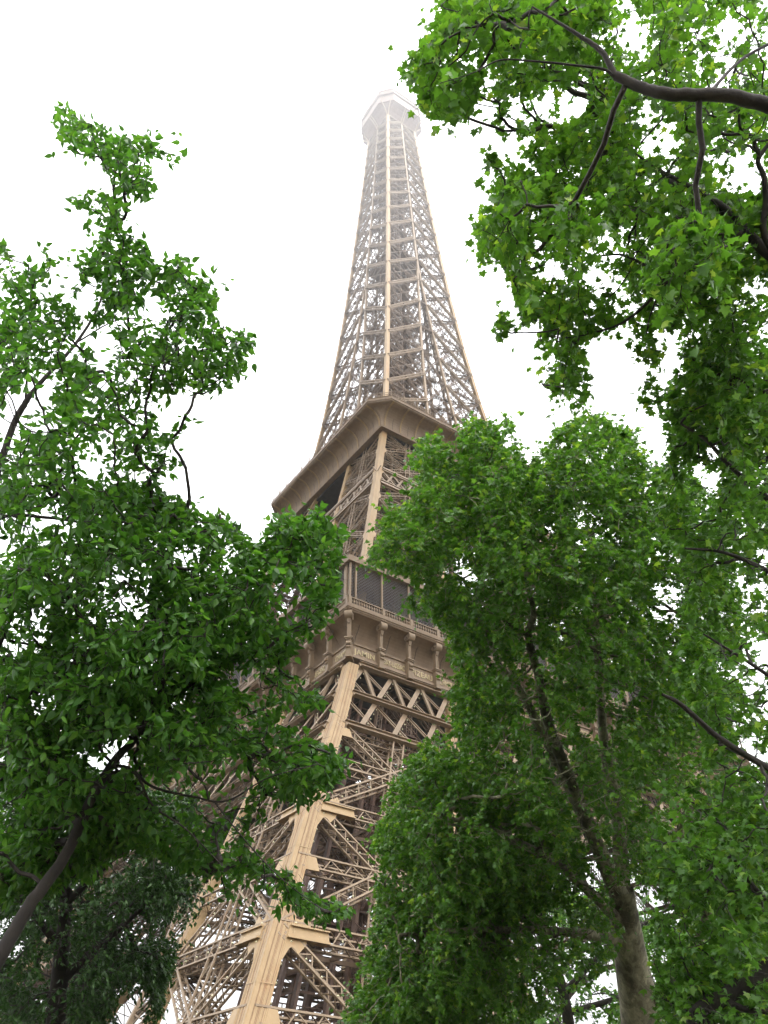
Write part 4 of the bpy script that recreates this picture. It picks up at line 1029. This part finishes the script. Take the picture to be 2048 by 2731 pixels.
grow_tree('plane_tree', 'large plane tree with pale mottled forked trunk, in front of the first gallery', 'tree', foot(1392, 2212, 19.5), [
  [(1389,2400,15,.45,1),(1386,2212,15,.39),(1368,2100,15,.33),(1352,2000,15,.28),(1342,1920,15,.24)],
  [(1345,1950,15,.2),(1302,1855,14.9,.15),(1258,1745,14.8,.125),(1206,1622,14.7,.108),(1180,1545,14.6,.095),(1162,1455,14.5,.08),(1141,1376,14.4,.068),(1153,1325,14.4,.055),(1139,1262,14.4,.04),(1128,1180,14.5,.025)],
  [(1330,1905,15.1,.16),(1262,1770,15.2,.12),(1176,1590,15.3,.1),(1122,1490,15.4,.08),(1075,1430,15.5,.06),(1046,1350,15.6,.04),(1000,1250,15.7,.025)],
  [(1347,1960,15.1,.18),(1335,1770,15.3,.13),(1312,1650,15.4,.11),(1300,1550,15.5,.09),(1290,1400,15.6,.07),(1280,1200,15.8,.045),(1255,1080,16,.03),(1205,990,16.1,.02)],
  [(1141,1376,14.4,.05),(1090,1340,14.4,.04),(1040,1300,14.5,.03),(980,1265,14.6,.02),(920,1230,14.7,.014)],
  [(1050,1290,14.5,.02),(1000,1140,14.7,.014),(960,1050,14.8,.01)],
  [(1290,1400,15.6,.05),(1360,1180,15.6,.035),(1390,1050,15.6,.02)],
  [(1350,2000,15,.12),(1220,1880,14.2,.08),(1080,1800,13.5,.05),(940,1760,13,.03)],
  [(1355,2030,15,.12),(1180,2010,14,.07),(1000,2010,13.3,.045),(860,2020,13,.025)],
  [(1400,2212,15,.16),(1422,2150,14.8,.12),(1475,2095,14.6,.1),(1527,1978,14.4,.085),(1518,1873,14.2,.075),(1540,1780,14,.06),(1600,1700,13.8,.045),(1680,1640,13.6,.03)],
  [(1518,1873,14.2,.05),(1470,1800,14.2,.06),(1492,1745,14.1,.055),(1570,1705,14,.05),(1660,1655,13.8,.04)],
  [(1470,1800,14.2,.04),(1400,1795,14.3,.03)]],
  [(P4, 7400, 10.5, 17.5, 2.6), ([(830,1720),(930,1620),(1150,1700),(1280,1900),(1100,1980),(1080,2080),(1000,2240),(720,2240),(810,2000)], 1500, 11.5, 17.5, 2.4), ([(880,1060),(1200,980),(1400,1060),(1380,1400),(1150,1420),(1000,1500),(960,1380),(880,1250)], 900, 11, 17.5, 2.4), ([(1060,1960),(1330,1900),(1350,2040),(1240,2160),(1080,2240),(980,2240)], 420, 11.5, 16, 2)], H4, 'plane_s', .103, LEAF_PLANE, BARK_PLANE, 17, 14, far=1.3, sag=.2, twig=.0034, sprig=.5, clump=(0., .9), clear=.42, trim=.75, thin=.92)

P3 = [(952,-25),(962,30),(930,52),(912,78),(935,100),(912,130),(868,160),(866,172),(896,170),(905,195),(920,186),(903,215),(910,235),(945,240),(970,268),(980,255),(1018,255),(1022,230),(1015,185),(1048,160),(1080,165),(1062,195),(1078,220),(1062,255),(1075,293),(1110,288),(1148,300),(1158,310),(1135,340),(1105,372),(1085,382),(1060,400),(1074,415),(1058,450),(1054,475),(1033,485),(1024,500),(1010,530),(1030,540),(1034,568),(1058,555),(1084,565),(1094,595),(1110,610),(1102,630),(1110,660),(1130,705),(1155,692),(1170,690),(1175,715),(1155,760),(1157,790),(1175,810),(1165,825),(1185,850),(1200,888),(1240,895),(1268,868),(1278,820),(1265,780),(1258,750),(1270,730),(1310,710),(1345,700),(1365,700),(1380,725),(1395,735),(1410,710),(1440,715),(1475,712),(1500,700),(1540,690),(1570,650),(1590,600),(1640,585),(1700,600),(1700,-25)]
SPR = [[(1050,345),(1070,330),(1085,350),(1080,370),(1062,373)], [(1070,672),(1090,690),(1112,705),(1105,720),(1075,728)], [(1365,780),(1380,750),(1394,710),(1420,720),(1420,760),(1442,780),(1430,795),(1400,790),(1370,805)], [(1385,820),(1410,815),(1427,845),(1405,890),(1385,875),(1382,845)]]
H3 = [([(1555,10),(1605,10),(1612,95),(1570,100)], .92), ([(1240,60),(1700,40),(1700,190),(1500,195),(1330,160)], .42), ([(1585,388),(1645,380),(1650,428),(1600,420)], .9), ([(1195,242),(1250,236),(1240,268),(1190,272)], .8), ([(1330,660),(1400,640),(1385,700)], .6), ([(1000,50),(1180,80),(1250,140),(1150,150),(1050,150)], .35), ([(1470,225),(1700,260),(1700,330),(1560,320)], .4), ([(1270,500),(1400,470),(1420,540),(1300,560)], .35)]
grow_tree('plane_tree', 'overhanging plane tree with a thick dark bough, above the large plane tree', 'tree', foot(2050, 2212, 8.5), [
  [(2000,1700,9,.3,1),(1930,1200,8.8,.26),(1860,800,8.4,.22),(1800,500,8,.17),(1760,330,7.5,.12),(1720,262,7.2,.09),(1659,228,7.1,.078),(1560,206,7.0,.07),(1450,204,7.0,.064),(1390,190,7.1,.058),(1330,164,7.2,.05)],
  [(1330,164,7.2,.034),(1300,112,7.3,.03),(1250,76,7.4,.022),(1200,45,7.5,.016),(1150,15,7.6,.01)],
  [(1325,165,7.2,.018),(1305,150,7.2,.016),(1250,142,7.2,.014),(1150,132,7.2,.011),(1080,130,7.2,.009),(1020,158,7.1,.006),(950,180,7,.004)],
  [(1530,203,7.0,.02),(1600,130,7.4,.017),(1670,90,7.6,.02)],
  [(1830,650,9.5,.12),(1700,580,10,.09),(1630,520,10.3,.08),(1594,475,10.5,.06),(1554,440,10.7,.05),(1504,410,11,.04),(1429,370,11.3,.03),(1369,330,11.5,.018)],
  [(1680,560,10,.06),(1650,500,10,.05),(1655,435,10,.045),(1650,380,10,.04),(1638,345,10,.035),(1670,300,10,.03)],
  [(1610,500,10.4,.05),(1520,565,10.5,.04),(1440,610,10.6,.034),(1414,640,10.6,.03),(1349,695,10.7,.022),(1279,720,10.8,.016),(1224,730,10.9,.01)],
  [(1480,590,10.5,.03),(1414,585,10.6,.028),(1379,565,10.7,.026),(1339,550,10.8,.02),(1279,555,10.9,.015),(1229,560,11,.011),(1165,560,11,.007)],
  [(1450,380,11.2,.02),(1394,405,11.2,.015),(1334,455,11.2,.01)],
  [(1420,640,10.6,.016),(1400,700,10.6,.01),(1395,770,10.6,.006),(1400,840,10.6,.004)],
  [(1240,728,10.9,.009),(1220,800,10.9,.006),(1215,860,10.9,.004)]],
  [(P3, 2500, 8.8, 14.5, 1.6), ([(1400,430),(1700,430),(1700,600),(1560,665),(1420,690)], 260, 9, 13, 1.6)] + [(q, 14, 10, 11, .3) for q in SPR] + [([(952,-25),(962,30),(912,78),(868,165),(905,195),(910,235),(970,265),(1020,240),(1050,150),(1250,130),(1320,-25)], 210, 7.8, 11, .8), ([(1380,560),(1480,470),(1600,480),(1580,600),(1500,690),(1430,690)], 60, 6.2, 7.8, .8), ([(1020,480),(1100,400),(1250,380),(1300,560),(1150,640)], 60, 7.5, 9, .6)], H3, 'plane', .106, LEAF_NEAR, BARK_DARK, 8, 13, sag=.35, twig=.0028, sprig=.32, thin=.8, trim=.8, clump=(0., .8))

P5 = [(1445,735),(1480,715),(1520,740),(1560,715),(1600,705),(1640,650),(1700,640),(1700,2240),(1420,2240),(1480,2130),(1560,2060),(1500,1990),(1560,1900),(1480,1800),(1520,1600),(1450,1450),(1480,1250),(1400,1060),(1440,1005),(1455,980),(1435,915),(1442,880),(1435,845),(1470,795),(1465,760)]
H5 = [([(1560,1290),(1700,1230),(1700,1640),(1600,1660),(1540,1480)], .55), ([(1540,1640),(1620,1600),(1640,1660),(1560,1680)], .6), ([(1440,1640),(1600,1650),(1600,1830),(1440,1800)], .5)]
grow_tree('plane_tree', 'slender dark limbed plane tree at the side of the large pale trunk', 'tree', foot(1600, 2212, 11), [
  [(1560,2300,11,.14,1),(1500,2206,11,.11),(1570,2150,11,.1),(1659,2090,11,.095),(1740,1950,11,.09),(1780,1700,11,.085),(1770,1400,11,.075),(1740,1180,11,.06),(1659,1078,11,.042),(1630,1055,11,.036),(1570,1000,11,.03),(1525,950,11,.024),(1470,915,11,.015)],
  [(1780,1700,11,.05),(1720,1690,10.8,.05),(1640,1648,10.6,.045),(1553,1594,10.5,.038),(1474,1524,10.4,.03),(1430,1500,10.4,.02)],
  [(1770,1420,11,.04),(1700,1265,10.8,.034),(1648,1228,10.7,.03),(1561,1193,10.6,.022),(1480,1185,10.6,.014)],
  [(1745,1200,11,.04),(1690,900,11.2,.03),(1600,820,11.3,.02),(1520,790,11.4,.012)],
  [(1780,1550,11,.04),(1690,1480,10.7,.03),(1600,1420,10.6,.02),(1520,1370,10.6,.012)],
  [(1560,2155,11,.05),(1610,2180,10.8,.04),(1690,2185,10.7,.035)],
  [(1720,2000,11,.05),(1640,1930,10.8,.035),(1580,1850,10.7,.02)]],
  [(P5, 1400, 9.5, 14.5, 1.4), ([(1480,690),(1560,650),(1700,625),(1700,1000),(1480,1000)], 300, 9.5, 14, 1.4), ([(1400,1700),(1700,1650),(1700,2240),(1420,2240)], 750, 9, 14, 1.4)], H5, 'plane_s', .108, LEAF_PLANE, BARK_DARK, 11, 15, sag=.25, twig=.003, sprig=.36, clump=(0., .85))

P6 = [(960,2000),(1100,1930),(1300,1900),(1450,1880),(1600,1840),(1690,1900),(1690,2240),(900,2240)]
H6 = [([(1080,2120),(1160,2060),(1300,2100),(1330,2240),(1180,2240)], .5)]
grow_tree('background_tree', 'distant airy tree seen under the crown of the large plane tree', 'tree', foot(1230, 2212, 32), [
  [(1230,2300,32,.25,1),(1228,2212,32,.22),(1210,2120,32,.18),(1180,2050,32,.13),(1150,1980,32,.08)], [(1215,2150,32,.14),(1300,2060,32,.1),(1400,1990,32,.07),(1500,1930,32,.04)], [(1225,2190,32,.12),(1380,2140,32,.08),(1540,2080,32,.05),(1640,2040,32,.03)], [(1200,2090,32,.1),(1100,2060,32,.06),(1030,2040,32,.03)]],
  [(P6, 2000, 28, 37, 3)], H6, 'plane_s', .19, LEAF_PLANE, BARK_DARK, 8, 16, sag=.25, twig=.006, sprig=.6, clump=(0., .5))
